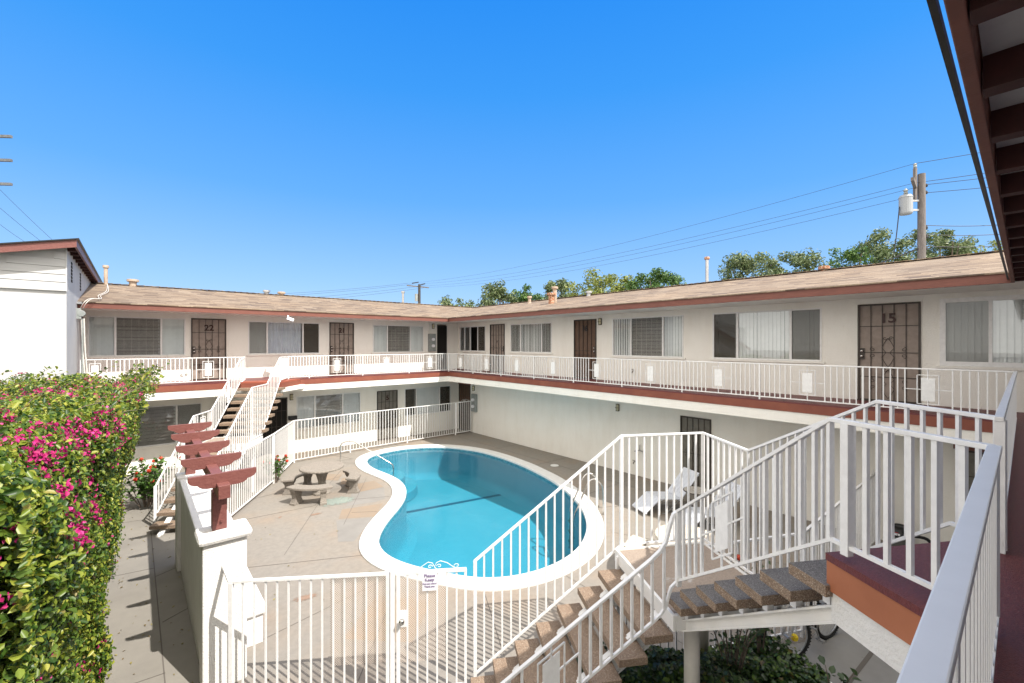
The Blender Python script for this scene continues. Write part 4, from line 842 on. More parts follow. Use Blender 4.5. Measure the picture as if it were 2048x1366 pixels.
slab([(ex-ov, ey-ov, zt-PT*ov), (ex-ov, ny_+ov, zt-PT*ov), (ex+RW, ny_-RW, ZR), (ex+RW, ey+RW, ZR)], 'roof_slope', M['shingle_right'])
slab([(ex+RW, ey+RW, ZR), (ex+RW, ny_-RW, ZR), (ex+2*RW, ny_-2*RW, zt), (ex+2*RW, ey+2*RW, zt)], 'roof_slope', M['shingle_right'])
slab([(ex, ny_+.0, zt), (-6, ny_+.0, zt), (-6, ny_-RW, ZR), (ex+RW, ny_-RW, ZR)], 'roof_slope', M['shingle_far'])
slab([(ex+RW, ny_-RW, ZR), (-6, ny_-RW, ZR), (-6, ny_-2*RW, zt), (ex+2*RW, ny_-2*RW, zt)], 'roof_slope', M['shingle_far'])
mb = MB(); mb.box(-4, ex, ny_+.022, ny_+.04, HG+1.01, HG+1.045); mb.build('shingle_edge', M['black'], BL)
# ridge caps
mb = MB(); x = -1.1
while x < ex+RW: mb.bar((x, ey+RW, ZR+.012), (x+.26, ey+RW, ZR+.028), .24, .014); x += .22
mb.build('ridge_cap', M['shingle_far'], BL)
mb = MB(); y = ey+RW
while y > -3: mb.bar((ex+RW, y, ZR+.012), (ex+RW, y-.26, ZR+.028), .24, .014); y -= .22
mb.build('ridge_cap', M['shingle_right'], BL)
# exposed rafters and boards under the near eave
x = -2.97
while x < ex:
    mb = MB(); mb.box(x, x+.09, -1.5, ny_-.045, EAVE_B+.0, EAVE_B+.125); mb.build('eave_rafter', M['rafter'], BL); x += .60
mb = MB(); mb.box(-4, ex, -1.5, ny_-.045, EAVE_B+.126, EAVE_B+.14); mb.build('eave_boards', M['soffit'], BL)
mb = MB()   # rear and side walls so that the block is closed
mb.add([(-1.18, 25.4, 0), (20.6, 25.4, 0), (20.6, 25.4, EAVE_T), (-1.18, 25.4, EAVE_T)], [(0, 1, 2, 3)]); mb.add([(19.4, -9, 0), (19.4, 25.4, 0), (19.4, 25.4, EAVE_T), (19.4, -9, EAVE_T)], [(0, 1, 2, 3)])
mb.add([(-1.18, FW, 0), (-1.18, 25.4, 0), (-1.18, 25.4, EAVE_T), (-1.18, FW, EAVE_T)], [(0, 1, 2, 3)]); mb.add([(-4, -1.5, 0), (-4, -8.8, 0), (-4, -8.8, EAVE_T), (-4, -1.5, EAVE_T)], [(0, 1, 2, 3)])
mb.build('rear_wall', M['stucco'], BL)

# ------------------------------------------------------------------ small things on the walls
def wall_lamp_proto():
    t = thing('wall_lamp', '', 'lamp', (0, 0, 0)); 
    mb = MB(); mb.box(-.06, .06, -.02, 0, -.11, .11); mb.build('lamp_base', M['darkmetal'], t, bevel=.01)
    mb = MB(); mb.lathe([(.03, -.10), (.048, -.07), (.052, 0), (.048, .07), (.03, .10)], 0, -.05, 14); mb.build('lamp_glass', M['lampglass'], t, smooth=True)
    mb = MB(); mb.tube([(-.055, -.06, 0), (-.055, -.09, 0), (0, -.112, 0), (.055, -.09, 0), (.055, -.06, 0)], .006, 6); mb.tube([(0, -.03, .115), (0, -.105, .09), (0, -.112, 0), (0, -.105, -.09), (0, -.03, -.115)], .006, 6)
    for z in (-.108, .108): mb.tube([(-.05, -.02, z), (-.05, -.07, z), (.05, -.07, z), (.05, -.02, z)], .007, 6)
    mb.build('lamp_cage', M['darkmetal'], t); return t
lp = wall_lamp_proto(); first = True
for lab, f, u, z in [('caged bronze wall lamp on the upper floor right of door 16', RI_, -9.33, 4.87), ('caged wall lamp on the upper floor above the electric meter', FA, 10.51, 4.93), ('caged wall lamp low in the corner beside the brown door', RI_, -16.63, 2.05), ('caged wall lamp alone in the middle of the long blank ground-floor wall', RI_, -8.62, 2.05), ('dark caged wall lamp on the ground floor by the far staircase', FA, 4.44, 2.12)]:
    o = lp if first else copy_tree(lp); first = False
    o.location = f.p(u, z, .0); o.rotation_euler.z = 0 if f.k == 'far' else -math.pi/2; o['label'] = lab; o['group'] = 'caged lamps on the apartment walls'
for lab, f, u0, z0, z1 in [('grey electric meter cabinet on the upper wall beside the black doorway', FA, 10.24, 3.77, 4.58), ('grey electric meter cabinet on the ground-floor wall by the far gate', RI_, -16.72, .99, 1.80)]:
    t = thing('meter_cabinet', lab, 'meter', f.p(u0+.2, z0, 0), 'electric meter cabinets')
    mb = MB(); f.box(mb, u0, u0+.36, z0, z1, 0, .12); mb.build('cabinet', M['greybox'], t, bevel=.01)
    for k in range(2):
        mb = MB(); c = f.p(u0+.2, z0+.25+.3*k, .12); d_ = f.p(u0+.2, z0+.25+.3*k, .20); mb.tube([c, d_], .07, 14); mb.build('meter_dial', M['signplate'], t)
    mb = MB(); f.box(mb, u0+.02, u0+.06, z1+.001, SLAB-.45 if z1 < 2 else EAVE_B, 0, .04); mb.build('conduit', M['stucco'], t)
t = thing('floodlight', 'small white floodlight hanging under the far eave above the curtained window', 'floodlight', (4.02, FE+.1, 5.05))
mb = MB(); mb.bar((3.98, FE+.1, EAVE_B), (3.98, FE+.06, 4.98), .03, .03); mb.build('bracket', M['metal'], t)
mb = MB(); mb.bar((3.93, FE+.02, 5.0), (4.13, FE+.02, 4.93), .10, .10); mb.build('lamp_head', M['signplate'], t, bevel=.01)
t = thing('junction_box', 'grey round junction box with white cables at the left end of the far eave', 'cable box', (-1.12, FE-.1, 4.9))
mb = MB(); mb.tube([(-1.10, FE-.02, 4.93), (-1.10, FE-.13, 4.93)], .085, 18); mb.box(-1.22, -1.10, FE-.12, FE-.02, 4.78, 5.06); mb.build('box', M['greybox'], t, bevel=.01)
for k, dx in enumerate((0, .05)):
    mb = MB(); mb.tube(smooth_pts([(-1.12+dx, FE-.1, 5.05), (-1.05+dx, FE-.2, 5.2), (-.95+dx, FE-.05, 5.33), (-.78+dx, FE+.3, 5.38), (-.82+dx, FE+1.0, 5.52), (-.7+dx, FE+2.2, 5.76), (-.75, FE+4.4, 6.2)], 5), .008, 6); mb.build('cable', M['pvc'], t)
    mb = MB(); mb.tube(smooth_pts([(-1.10+dx, FE-.05, 4.8), (-1.08+dx, FE-.05, 4.0), (-1.04+dx, FE-.06, 3.2), (-1.1+dx, FE-.05, 2.4)], 5), .014, 6); mb.build('cable', M['pvc'], t)
mb = MB(); mb.tube([(-1.08, FE-.05, 4.8), (-1.08, FE-.05, 0.2)], .02, 8); mb.build('conduit', M['greybox'], t)
# shower / taps on the right wall
t = thing('shower_spout', 'small grey shower spout with a tap on the long ground-floor wall', 'shower', (DW, 7.8, .8))
mb = MB(); mb.tube([(DW, 7.78, .98), (DW-.05, 7.78, .98), (DW-.05, 7.78, .84)], .012, 8); mb.tube([(DW-.05, 7.68, .80), (DW-.12, 7.72, .84), (DW-.18, 7.80, .84), (DW-.14, 7.9, .78)], .02, 8); mb.build('spout', M['metal'], t)
mb = MB(); mb.tube([(DW, 7.98, .42), (DW-.08, 7.98, .42), (DW-.10, 7.98, .36)], .014, 8); mb.tube([(DW-.07, 7.93, .47), (DW-.07, 8.03, .47)], .01, 6); mb.build('tap', M['darkmetal'], t)
t = thing('hose_tap', 'small dark tap on the upper wall between door 16 and the next window', 'tap', (DW, 7.95, 3.3))
mb = MB(); mb.tube([(DW, 8.02, 3.27), (DW-.08, 8.02, 3.27), (DW-.10, 8.02, 3.20)], .014, 8); mb.tube([(DW-.07, 7.97, 3.32), (DW-.07, 8.07, 3.32)], .01, 6); mb.build('tap', M['darkmetal'], t)
t = thing('letter_box', 'black letter box on the ground-floor wall by the far staircase', 'letter box', (4.42, FW, 1.35))
mb = MB(); FA.box(mb, 4.33, 4.62, 1.26, 1.42, 0, .12); mb.build('box', M['black'], t, bevel=.01)
# wall scroll ornaments near door 22
t = thing('wall_hook', 'small wrought scroll hooks on the wall left of door 22', 'hook', (1.2, FW, 3.1))
mb = MB()
for s_ in (-1, 1): mb.tube([FA.p(1.2+s_*.06+u, 3.1+v, .02) for u, v in spiral(0, 0, .05, 0, s_*1.0, 12)], .006, 6)
mb.build('scroll', M['darkmetal'], t)

# ------------------------------------------------------------------ roof vents
def vent(label, x, y, z0, z1, r, kind, rc=None):
    t = thing('roof_vent', label, 'vent', (x, y, z0), 'vent pipes on the roof')
    m_ = {'tan': M['tanpipe'], 'rust': M['rust'], 'metal': M['metal']}[kind]; cm = M['rust'] if kind in ('rust',) or rc == 'rust' else m_
    mb = MB(); mb.lathe([(r, z0-.15), (r, z1-.08)], x, y, 14); mb.lathe([(r*1.9, z0-.10), (r*1.2, z0+.06)], x, y, 14); mb.build('pipe', m_, t, smooth=False)
    mb = MB(); mb.lathe([(r*1.25, z1-.10), (r*1.6, z1-.085), (r*1.6, z1-.01), (r*1.3, z1)], x, y, 14); mb.build('cap', cm, t)
ry, rx = ey+RW, ex+RW
vent('tall leaning tan vent pipe at the left end of the far roof', -.80, ry-.1, 6.10, 6.88, .055, 'tan')
vent('short wide tan vent cap on the far roof next to the tall tan pipe', -.08, ry-.05, 6.12, 6.46, .11, 'tan')
vent('small metal vent on the middle of the far roof ridge', 4.26, ry+.02, 6.12, 6.42, .09, 'metal')
vent('low tan vent cap just right of the small metal vent on the far ridge', 4.84, ry+.02, 6.12, 6.39, .10, 'tan')
vent('slim grey vent pipe near the right end of the far roof ridge', 10.6, ry, 6.12, 6.86, .06, 'metal')
vent('small orange-tan vent near the valley on the right roof', 14.1, 15.2, 6.0, 6.36, .07, 'tan')
vent('fat rusty vent on the right roof slope beside the cream pipe', 12.75, 12.45, 5.65, 6.17, .12, 'rust')
vent('cream vent pipe with a wide collar beside the rusty vent', 13.05, 12.55, 5.72, 6.46, .085, 'tan')
vent('stubby galvanised vent right of the cream pipe', 14.9, 12.3, 6.12, 6.40, .09, 'metal')
vent('tall silver flue with a rusty cap standing alone on the right roof', rx, 7.2, 6.12, 7.14, .055, 'metal', 'rust')
vent('low rusty vent cap on the right roof below the trees', rx, 3.78, 6.12, 6.36, .09, 'rust')

# ------------------------------------------------------------------ neighbouring building (left)
NB = thing('neighbour_building', 'taller white building with board gable and dark red eave at the left edge', 'building', (-3, 14.1, 0))
X1 = -1.19; YF = 14.1; ZT = lambda x: 6.24+(x-X1)*.245
mb = MB(); mb.add([(-12, YF, 0), (X1, YF, 0), (X1, YF, 5.32), (-12, YF, 5.32)], [(0, 1, 2, 3)]); mb.add([(X1, YF, 0), (X1, 28, 0), (X1, 28, 6.45), (X1, YF, 6.45)], [(0, 1, 2, 3)]); mb.build('wall', M['stucco2'], NB)
zz = 5.34
for k in range(5):
    h = .172; mb = MB(); z1 = zz+h-.008
    xl = X1 if ZT(X1)-.02 > z1 else X1
    x_l = -12
    if ZT(-12) < z1: x_l = max(-12, X1+(z1-6.24)/.245)
    mb.hexa([(x_l, YF-.030, zz), (X1-.012, YF-.030, zz), (X1-.012, YF+.01, zz), (x_l, YF+.01, zz), (x_l, YF-.016, z1), (X1-.012, YF-.016, z1), (X1-.012, YF+.01, z1), (x_l, YF+.01, z1)]); mb.build('siding_board', M['siding'], NB); zz += h
mb = MB(); mb.add([(-12, YF+.005, 5.3), (X1, YF+.005, 5.3), (X1, YF+.005, ZT(X1)+.1), (-12, YF+.005, 5.3)][:3]+[(-12, YF+.005, max(5.31, ZT(-12)))], [(0, 1, 2, 3)]); mb.build('gable', M['siding'], NB)
mb = MB(); mb.box(X1-.012, X1+.012, YF-.035, YF-.001, 5.30, ZT(X1)); mb.build('corner_board', M['siding'], NB)
mb = MB(); mb.bar((-12, YF-.03, 5.325), (X1, YF-.03, 5.325), .05, .03); mb.build('drip_moulding', M['siding'], NB)
XE = -1.0
mb = MB(); z = lambda x: 6.30+(x-XE)*.245
mb.hexa([(-12, YF-.36, z(-12)-.02), (XE, YF-.36, z(XE)-.02), (XE, YF-.32, z(XE)-.02), (-12, YF-.32, z(-12)-.02), (-12, YF-.36, z(-12)+.15), (XE, YF-.36, z(XE)+.15), (XE, YF-.32, z(XE)+.15), (-12, YF-.32, z(-12)+.15)]); mb.build('barge_board', M['pergola'], NB)
mb = MB(); mb.box(XE-.04, XE, YF-.318, 27, 6.28, 6.44); mb.build('fascia', M['pergola'], NB)
mb = MB(); mb.hexa([(-12, YF-.40, z(-12)+.152), (XE+.04, YF-.40, z(XE)+.152), (XE+.04, 27, z(XE)+.152), (-12, 27, z(-12)+.152), (-12, YF-.40, z(-12)+.18), (XE+.04, YF-.40, z(XE)+.18), (XE+.04, 27, z(XE)+.18), (-12, 27, z(-12)+.18)]); mb.build('roof', M['black'], NB)
y = YF+.1
while y < 24: mb = MB(); mb.box(X1-.02, XE-.045, y, y+.09, 6.24, 6.42); mb.build('eave_rafter', M['rafter'], NB); y += .62
for yy in (15.0, 17.2):
    for k in range(6):
        mb = MB(); mb.box(X1, X1+.012, yy, yy+.22, 5.62+k*.085, 5.68+k*.085); mb.build('vent_slot', M['void'], NB)
mb = MB(); mb.box(X1+.0, X1+.10, 16.3, 18.2, 5.18, 5.24); mb.build('flashing', M['metal'], NB)

# ------------------------------------------------------------------ poles and wires
up = thing('utility_pole', 'close wooden utility pole carrying a grey transformer behind the right roof', 'utility pole', (25.6, 2.9, 0))
mb = MB(); mb.tube([(25.6, 2.9, 0), (25.6, 2.9, 11.4)], [.165, .13], 14); mb.build('pole', M['wood'], up)
dv = Vector((.76, -.65, 0)); fwv = Vector((.99, .06, 0)).normalized(); c = Vector((25.6, 2.9, 0))
mb = MB(); q = c-dv*.28; mb.bar((q.x-fwv.x*1.3, q.y-fwv.y*1.3, 10.85), (q.x+fwv.x*1.3, q.y+fwv.y*1.3, 10.85), .11, .14); mb.build('crossarm', M['wood'], up)
mb = MB(); mb.bar((q.x, q.y, 10.3), (q.x, q.y, 11.65), .10, .10); mb.build('pole_extension', M['wood'], up)
mb = MB(); mb.lathe([(.03, 11.65), (.07, 11.70), (.05, 11.76), (.07, 11.80), (.02, 11.86)], q.x, q.y, 12); mb.build('insulator', M['greybox'], up)
q = c-dv*.68
mb = MB(); mb.lathe([(.20, 9.66), (.235, 9.72), (.235, 10.36), (.25, 10.38), (.20, 10.48)], q.x, q.y, 20); tr_ = mb.build('transformer', M['metal'], up, smooth=False); tr_.data.materials.clear(); tr_.data.materials.append(mat('transformer_grey', (.30, .32, .34), None, rough=.5))
mb = MB(); mb.lathe([(.03, 10.5), (.09, 10.56), (.05, 10.62), (.09, 10.68), (.02, 10.78)], q.x, q.y, 12); mb.build('bushing', M['greybox'], tr_)
for zz in (9.85, 10.25): mb = MB(); mb.bar((q.x, q.y, zz), (c.x, c.y, zz), .06, .08); mb.build('bracket', M['metal'], up)
for zz, s_ in ((9.1, .2), (8.7, .22), (8.2, .2), (10.9, .2), (10.6, .2)):
    mb = MB(); k = c+dv*s_; mb.bar((c.x, c.y, zz), (k.x, k.y, zz), .04, .05); mb.lathe([(.04, zz-.06), (.06, zz), (.03, zz+.08)], k.x, k.y, 8); mb.build('insulator', M['wire'], up)
fp = thing('utility_pole', 'distant utility pole with a crossarm above the far roof', 'utility pole', (29.4, 53.8, 0))
c2 = Vector((29.4, 53.8, 0))
mb = MB(); mb.tube([(*c2.xy, 0), (*c2.xy, 12.2)], [.22, .17], 10); mb.build('pole', mat('pole_dark', (.05, .045, .04), None), fp)
mb = MB(); mb.bar((c2-dv*1.7+Vector((0, 0, 12.05)))[:], (c2+dv*1.3+Vector((0, 0, 11.75)))[:], .14, .14); mb.build('crossarm', M['wood'], fp)
mb = MB(); mb.bar((c2-dv*1.0+Vector((0, 0, 12.35)))[:], (c2-dv*.1+Vector((0, 0, 12.5)))[:], .12, .12); mb.bar((c2+dv*.1+Vector((0, 0, 12.1)))[:], (c2+dv*.8+Vector((0, 0, 12.3)))[:], .12, .12); mb.build('cutout', M['wire'], fp)
mb = MB(); q = c2-dv*.4; mb.lathe([(.22, 9.9), (.22, 10.9)], q.x, q.y, 10); mb.build('transformer', M['greybox'], fp)
lp_ = thing('utility_pole', 'utility pole arms reaching in from the left edge of the view', 'utility pole', (-6.5, 31.3, 0))
dl = Vector((.76, -.65, 0)); c3 = Vector((-4.20, 29.1, 0))-dl*2.2
mb = MB(); mb.tube([(*c3.xy, 0), (*c3.xy, 14.6)], [.20, .16], 12); mb.build('pole', M['wood'], lp_)
for zz in (13.25, 12.20, 11.15):
    mb = MB(); e_ = c3+dl*2.25; s_ = c3-dl*2.2; mb.bar((s_.x, s_.y, zz+.12), (e_.x, e_.y, zz), .10, .11); mb.bar((c3.x, c3.y, zz-.55), ((c3+dl*1.2).x, (c3+dl*1.2).y, zz-.06), .04, .04); mb.build('crossarm', mat('grey_timber', (.15, .16, .17), (.10, .105, .11), 6), lp_)
def wire(label, p, q, sag, r=.014, n=24, group='power lines overhead'):
    mb = MB(); p, q = Vector(p), Vector(q); pts = []
    for i in range(n+1):
        t_ = i/n; v = p.lerp(q, t_); v.z -= sag*4*t_*(1-t_); pts.append(v)
    mb.tube(pts, r, 5); o = mb.build('power_line', M['wire']); tag(o, label, 'power line', group); return o
WL = 'thin power line running from the distant pole to the close pole over the right roof'
for k, (s2, z2, s1, z1) in enumerate(((-1.6, 12.35, -.28, 11.85), (-.8, 12.25, -.28, 11.02), (.5, 12.0, .25, 10.95), (1.2, 11.8, .25, 10.6))):
    A_ = c2+dv*s2+Vector((0, 0, z2)); B_ = c+dv*s1+Vector((0, 0, z1)); wire(WL, A_, B_, .9, .008, 40)
    wire('thin power line leaving the close pole to the right', B_, B_+Vector((7.0, -9.0, 1.6-.3*k)), .1, .012)
    A2 = A_+Vector((-32, 12, -3.2-.25*k)); wire('thin power line dropping left from the distant pole', A_, A2, .6, .014)
wire('dark service cable rising from behind the right roof to the close pole', (22.0, 11.5, 5.7), tuple(c-dv*.15+Vector((0, 0, 8.2))), .35, .028)
wire('black cable hanging from the transformer of the close pole', tuple(c-dv*.95+Vector((0, 0, 10.0))), tuple(c-dv*1.2+Vector((0, 0, 7.9))), .15, .02)
for k, zz in enumerate((9.2, 8.8, 8.3)): wire('short cable leaving the close pole below the transformer', tuple(c+dv*.2+Vector((0, 0, zz))), tuple(c+dv*6+Vector((0, 0, zz+.3))), .15, .014)
# ------------------------------------------------------------------ trees beyond the roofs
def tree(label, x, y, zb, zt_, rxy, m_, n=3200, leaf=.26, sparse=.5, seed=1):
    g_ = np.random.default_rng(seed); t = thing('tree', label, 'tree', (x, y, 0), 'trees beyond the roofs')
    mb = MB(); mb.tube([(x, y, 0), (x+.2, y, zb*.6), (x, y+.1, zb+.3)], [.28, .2, .14], 8); nb = 9; cl = []
    H = zt_-zb
    for i in range(nb):
        a = g_.uniform(0, 6.28); rr_ = rxy*g_.uniform(.35, .85); zz = zb+H*g_.uniform(.3, .85)
        e_ = (x+math.cos(a)*rr_, y+math.sin(a)*rr_, zz); mb.tube([(x, y, zb*.8), ((x+e_[0])/2, (y+e_[1])/2, (zb+zz)/2+.1), e_], [.10, .06, .02], 6)
    mb.build('trunk', M['trunk'], t)
    K = 46; C_ = []
    while len(C_) < K:
        v = g_.normal(size=3); v /= np.linalg.norm(v); v *= g_.uniform(.35, 1)**.5
        if g_.random() < .8 or v[2] > 0: C_.append((x+v[0]*rxy, y+v[1]*rxy, zb+H*.5+v[2]*H*.5))
    C_ = np.array(C_); k = g_.integers(0, K, n); rad = g_.uniform(.3, .6, K)*min(rxy, H)*.50+.12
    off = g_.normal(size=(n, 3)); off /= np.linalg.norm(off, axis=1)[:, None]; off *= (g_.random(n)**.5)[:, None]
    P_ = C_[k]+off*rad[k][:, None]*np.array([1, 1, .8]); N_ = off+g_.normal(size=(n, 3))*.7+np.array([0, 0, .5])
    leaves('crown', m_, P_, N_, g_.uniform(.6, 1.2, n)*leaf, t, .55)
FWD = (math.sin(R(40.56)), math.cos(R(40.56))); RGT = (FWD[1], -FWD[0])
def atpx(px, py, dep):  # where a thing at that distance stands (plan) and its height
    u = (px-1024)/879.16*dep; return dep*FWD[0]+u*RGT[0], dep*FWD[1]+u*RGT[1], HG-(py-687)/879.16*dep
for (ax_, ay_, bx_, by_) in ((-60, 318, 118, 492), (-60, 362, 84, 484), (-60, 400, 50, 484)):
    wire('thin wire slanting down at the left above the neighbouring roof', atpx(ax_, ay_, 26), atpx(bx_, by_, 30), .1, .010)
for i, (px0, px1, pyt, dep, mk, lab, n, lf) in enumerate([
    (880, 948, 597, 42, 'leaf_t1', 'small dark treetop just right of the distant pole', 1500, .30),
    (962, 1030, 577, 36, 'leaf_t1', 'olive green treetop above the roof valley', 1800, .26),
    (1022, 1092, 580, 38, 'leaf_t3', 'treetop between the valley tree and the rusty vent', 1800, .26),
    (1085, 1150, 567, 34, 'leaf_t1', 'dark treetop behind the rusty vent', 1800, .25),
    (1148, 1262, 554, 30, 'leaf_t2', 'yellow-green treetop behind the galvanised vent', 3000, .22),
    (1258, 1366, 547, 28, 'leaf_t3', 'deep green rounded treetop left of the silver flue', 3200, .22),
    (1450, 1560, 510, 26, 'leaf_t1', 'airy grey-green tree just right of the silver flue', 2600, .20),
    (1540, 1640, 505, 27, 'leaf_t1', 'airy tree behind the low rusty vent cap', 2600, .20),
    (1665, 1740, 492, 25, 'leaf_t3', 'small dark sprigged treetop left of the close utility pole', 1500, .19),
    (1732, 1862, 456, 25, 'leaf_t1', 'largest grey-green tree, left behind the close utility pole', 4600, .19),
    (1850, 1935, 466, 26, 'leaf_t1', 'tall tree right behind the close utility pole', 3000, .19),
    (1925, 2010, 486, 28, 'leaf_t2', 'pale yellow-green tree beside the overhanging eave', 2200, .2)]):
    x, y, zt_ = atpx((px0+px1)/2, pyt, dep); rxy = (px1-px0)/2/879.16*dep*1.12
    tree(lab, x, y, min(5.4, zt_-1.3*rxy), zt_+.35, rxy, M[mk], int(n*2.2), lf*.9, seed=20+i)

# ------------------------------------------------------------------ bougainvillea hedge
hg = thing('bougainvillea_hedge', 'tall bougainvillea hedge covered in magenta flowers along the left side', 'hedge', (-1.6, 9, 0))
mb = MB()
def hx(y, z): return -.36-.10*min(1, max(0, (9-y)/4))+.56*(max(z, 0)/3.4)**1.5*min(1, max(0, (y-3)/10))**1.5+.10*max(0, min(1, (y-10)/3))*max(0, z/3.4)+.035*math.sin(y*1.9)+.05*math.sin(y*4.3+z*3.1)+.04*math.sin(z*4+y)
Ys = np.linspace(3.6, 14.1, 30); Zs = np.linspace(0, 3.15, 12); idx = {}
v = []
for i, y in enumerate(Ys):
    for j, z in enumerate(Zs):
        e_ = .22+max(0, (y-13.3))*.5; v.append((hx(y, z)-e_-(.25 if j == 11 else 0), y, z-(.06 if j == 11 else 0)))
f = [(i*12+j, (i+1)*12+j, (i+1)*12+j+1, i*12+j+1) for i in range(29) for j in range(11)]
mb.add(v, f); mb.box(-3.6, -.62, 3.62, 13.9, 0, 3.2); mb.build('dark_core', mat('hedge_shadow', (.010, .020, .005), (.022, .030, .010), 9), hg)  # added solid core, coloured dark like shade, stops views through the leaves
def hsurf(n, zbias=1):
    """points on the courtyard face, the top and the near / far ends"""
    P_, N_ = [], []
    while len(P_) < n:
        k = random.random()
        if k < .62:
            y = random.uniform(3.6, 14.2) if random.random() < .4 else random.uniform(3.8, 8); z = random.uniform(.02, 3.4); d_ = random.random()**1.6*.24
            x = hx(y, z)-d_+random.gauss(0, .035)
            if z > 3.0: x -= (z-3.0)**2*1.4
            if y > 13.5: x -= (y-13.5)**2*.9
            N_.append((1, -.35, .45)); P_.append((x, y, z))
        elif k < .90:
            y = random.uniform(3.6, 14.3); x = random.uniform(-3.6, hx(y, 3.3)+.05); e_ = .15*math.sin(x*3+y*1.4)+.12*math.sin(y*2.7)+.08*math.sin(x*6)
            z = 3.30+e_*.7-max(0, x-hx(y, 3.3)+.25)**2*3-random.random()**2*.22
            if x > hx(y, 3.3)-.1 and z > 3.3: continue
            P_.append((x, y, z)); N_.append((.2, -.3, 1))
        else:
            x = random.uniform(-3, .15); z = random.uniform(.05, 3.35); far = random.random() < .5
            P_.append((min(x, hx(14 if far else 3.6, z)), (14.15+random.gauss(0, .08)) if far else 3.6+random.gauss(0, .1), z)); N_.append((0, 1 if far else -1, .3))
    return np.array(P_), np.array(N_, float)
P_, N_ = hsurf(150000); N_ = N_+rng.normal(size=N_.shape)*.55
leaves('leaves', M['leaf_b'], P_, N_, np.where(P_[:, 1] < 8, rng.uniform(.028, .070, len(P_)), rng.uniform(.030, .068, len(P_))), hg, .66, .35)
# sprigs sticking out of the top
P_, N_ = [], []
mb = MB()
for k in range(60):
    x = random.uniform(-2.6, .15); y = random.uniform(6, 14.2)
    if k < 16: x, y = random.uniform(-.3, .2), random.uniform(12.3, 14.2)
    x = min(x, hx(y, 3.2)-.05); h = random.uniform(.15, .42); d_ = Vector((random.uniform(-.1, .55), random.uniform(-.3, .2), 1)).normalized(); b0 = Vector((x, y, 3.25)); pts = [b0+d_*h*t_+Vector((.12*t_*t_, 0, -.06*t_*t_)) for t_ in (0, .5, 1, 1.5)]
    mb = MB(); mb.tube(pts, [.006, .005, .004, .002], 5); mb.build('shoot', M['trunk'], hg)
    for t_ in np.linspace(.3, 1.5, 15): q = b0+d_*h*t_+Vector((.12*t_*t_, 0, -.06*t_*t_)); P_.append((q.x+random.gauss(0, .03), q.y+random.gauss(0, .03), q.z+random.gauss(0, .03))); N_.append((random.gauss(0, 1), random.gauss(0, 1), .6))
leaves('leaves', M['leaf_b'], np.array(P_), np.array(N_), rng.uniform(.045, .085, len(P_)), hg, .72, .3)
P_, N_ = [], []
def fl_ok(x, y, z):
    s = math.sin(x*5.1+1.3+y)*math.sin(y*3.1+z*3.3+.4)+.7*math.sin(y*6.7-z*4.9+x*4)+.4*math.sin(y*1.1+2)
    if z > 3.0: return s > (.0 if x < -.8 else .4) and (y < 11 or random.random() < .4)
    if z > 4.10-.30*y and y < 7.6: return s > .25 and random.random() < (.75 if y < 6.2 else .4)
    if z > 2.3: return s > 1.15
    return random.random() < .008
cand, cn = hsurf(7000)
for (x, y, z), nn in zip(cand, cn):
    if not fl_ok(x, y, z): continue
    if x > -.1 and y > 9 and random.random() < .6: continue
    for _ in range(random.randint(6, 13)): P_.append((x+nn[0]*.05+random.gauss(0, .035), y+nn[1]*.05+random.gauss(0, .04), z+.03+random.gauss(0, .03))); N_.append(tuple(nn+rng.normal(size=3)*1.1))
leaves('flowers', M['bract'], np.array(P_), np.array(N_), rng.uniform(.022, .046, len(P_)), hg, .8, .4)

# ------------------------------------------------------------------ ivy bed, rose, geraniums
bed = [L1(.95, .15), L1(2.95, -.9), L1(2.98, 1.9), L1(2.3, 2.35), L1(1.3, 1.3), L1(.7, .9)]
def inpoly(x, y, poly):
    c_ = False; n_ = len(poly)
    for i in range(n_):
        (x1, y1), (x2, y2) = poly[i], poly[(i+1) % n_]
        if (y1 > y) != (y2 > y) and x < (x2-x1)*(y-y1)/(y2-y1)+x1: c_ = not c_
    return c_
o = flatmesh('soil_bed', bed, .02, M['soil']); tag(o, kind='structure')
mb = MB(); pts = [L1(2.98, 1.9), L1(2.3, 2.35), L1(1.3, 1.3), L1(.7, .9), L1(.95, .15)]; mb.poly_bar([(x, y, .04) for x, y in pts], .09, .12); tag(mb.build('bed_kerb', M['channel']), 'low white kerb edging the ivy bed under the close staircase', 'kerb')
P_, N_ = [], []
cx_, cy_ = L1(2.0, .7)
while len(P_) < 17000:
    x, y = random.uniform(2.5, 7), random.uniform(.3, 5)
    if not inpoly(x, y, bed): continue
    bb = (x-3.06)*E2[0]+(y-.76)*E2[1]; h = .36-.12*max(0, min(1.2, bb-.9))+.08*math.sin(x*3.1)+.10*math.sin(y*4.1+x)+.05*math.sin(x*9+y*7)
    P_.append((x, y, .03+h*random.random()**.45)); N_.append((random.gauss(0, .5), random.gauss(0, .5)-.2, 1))
iv = leaves('ivy_ground_cover', M['leaf_ivy'], np.array(P_), np.array(N_), rng.uniform(.03, .072, len(P_)), None, .95, .15); tag(iv, 'dark ivy filling the bed below the close staircase', 'ivy', kind='stuff')
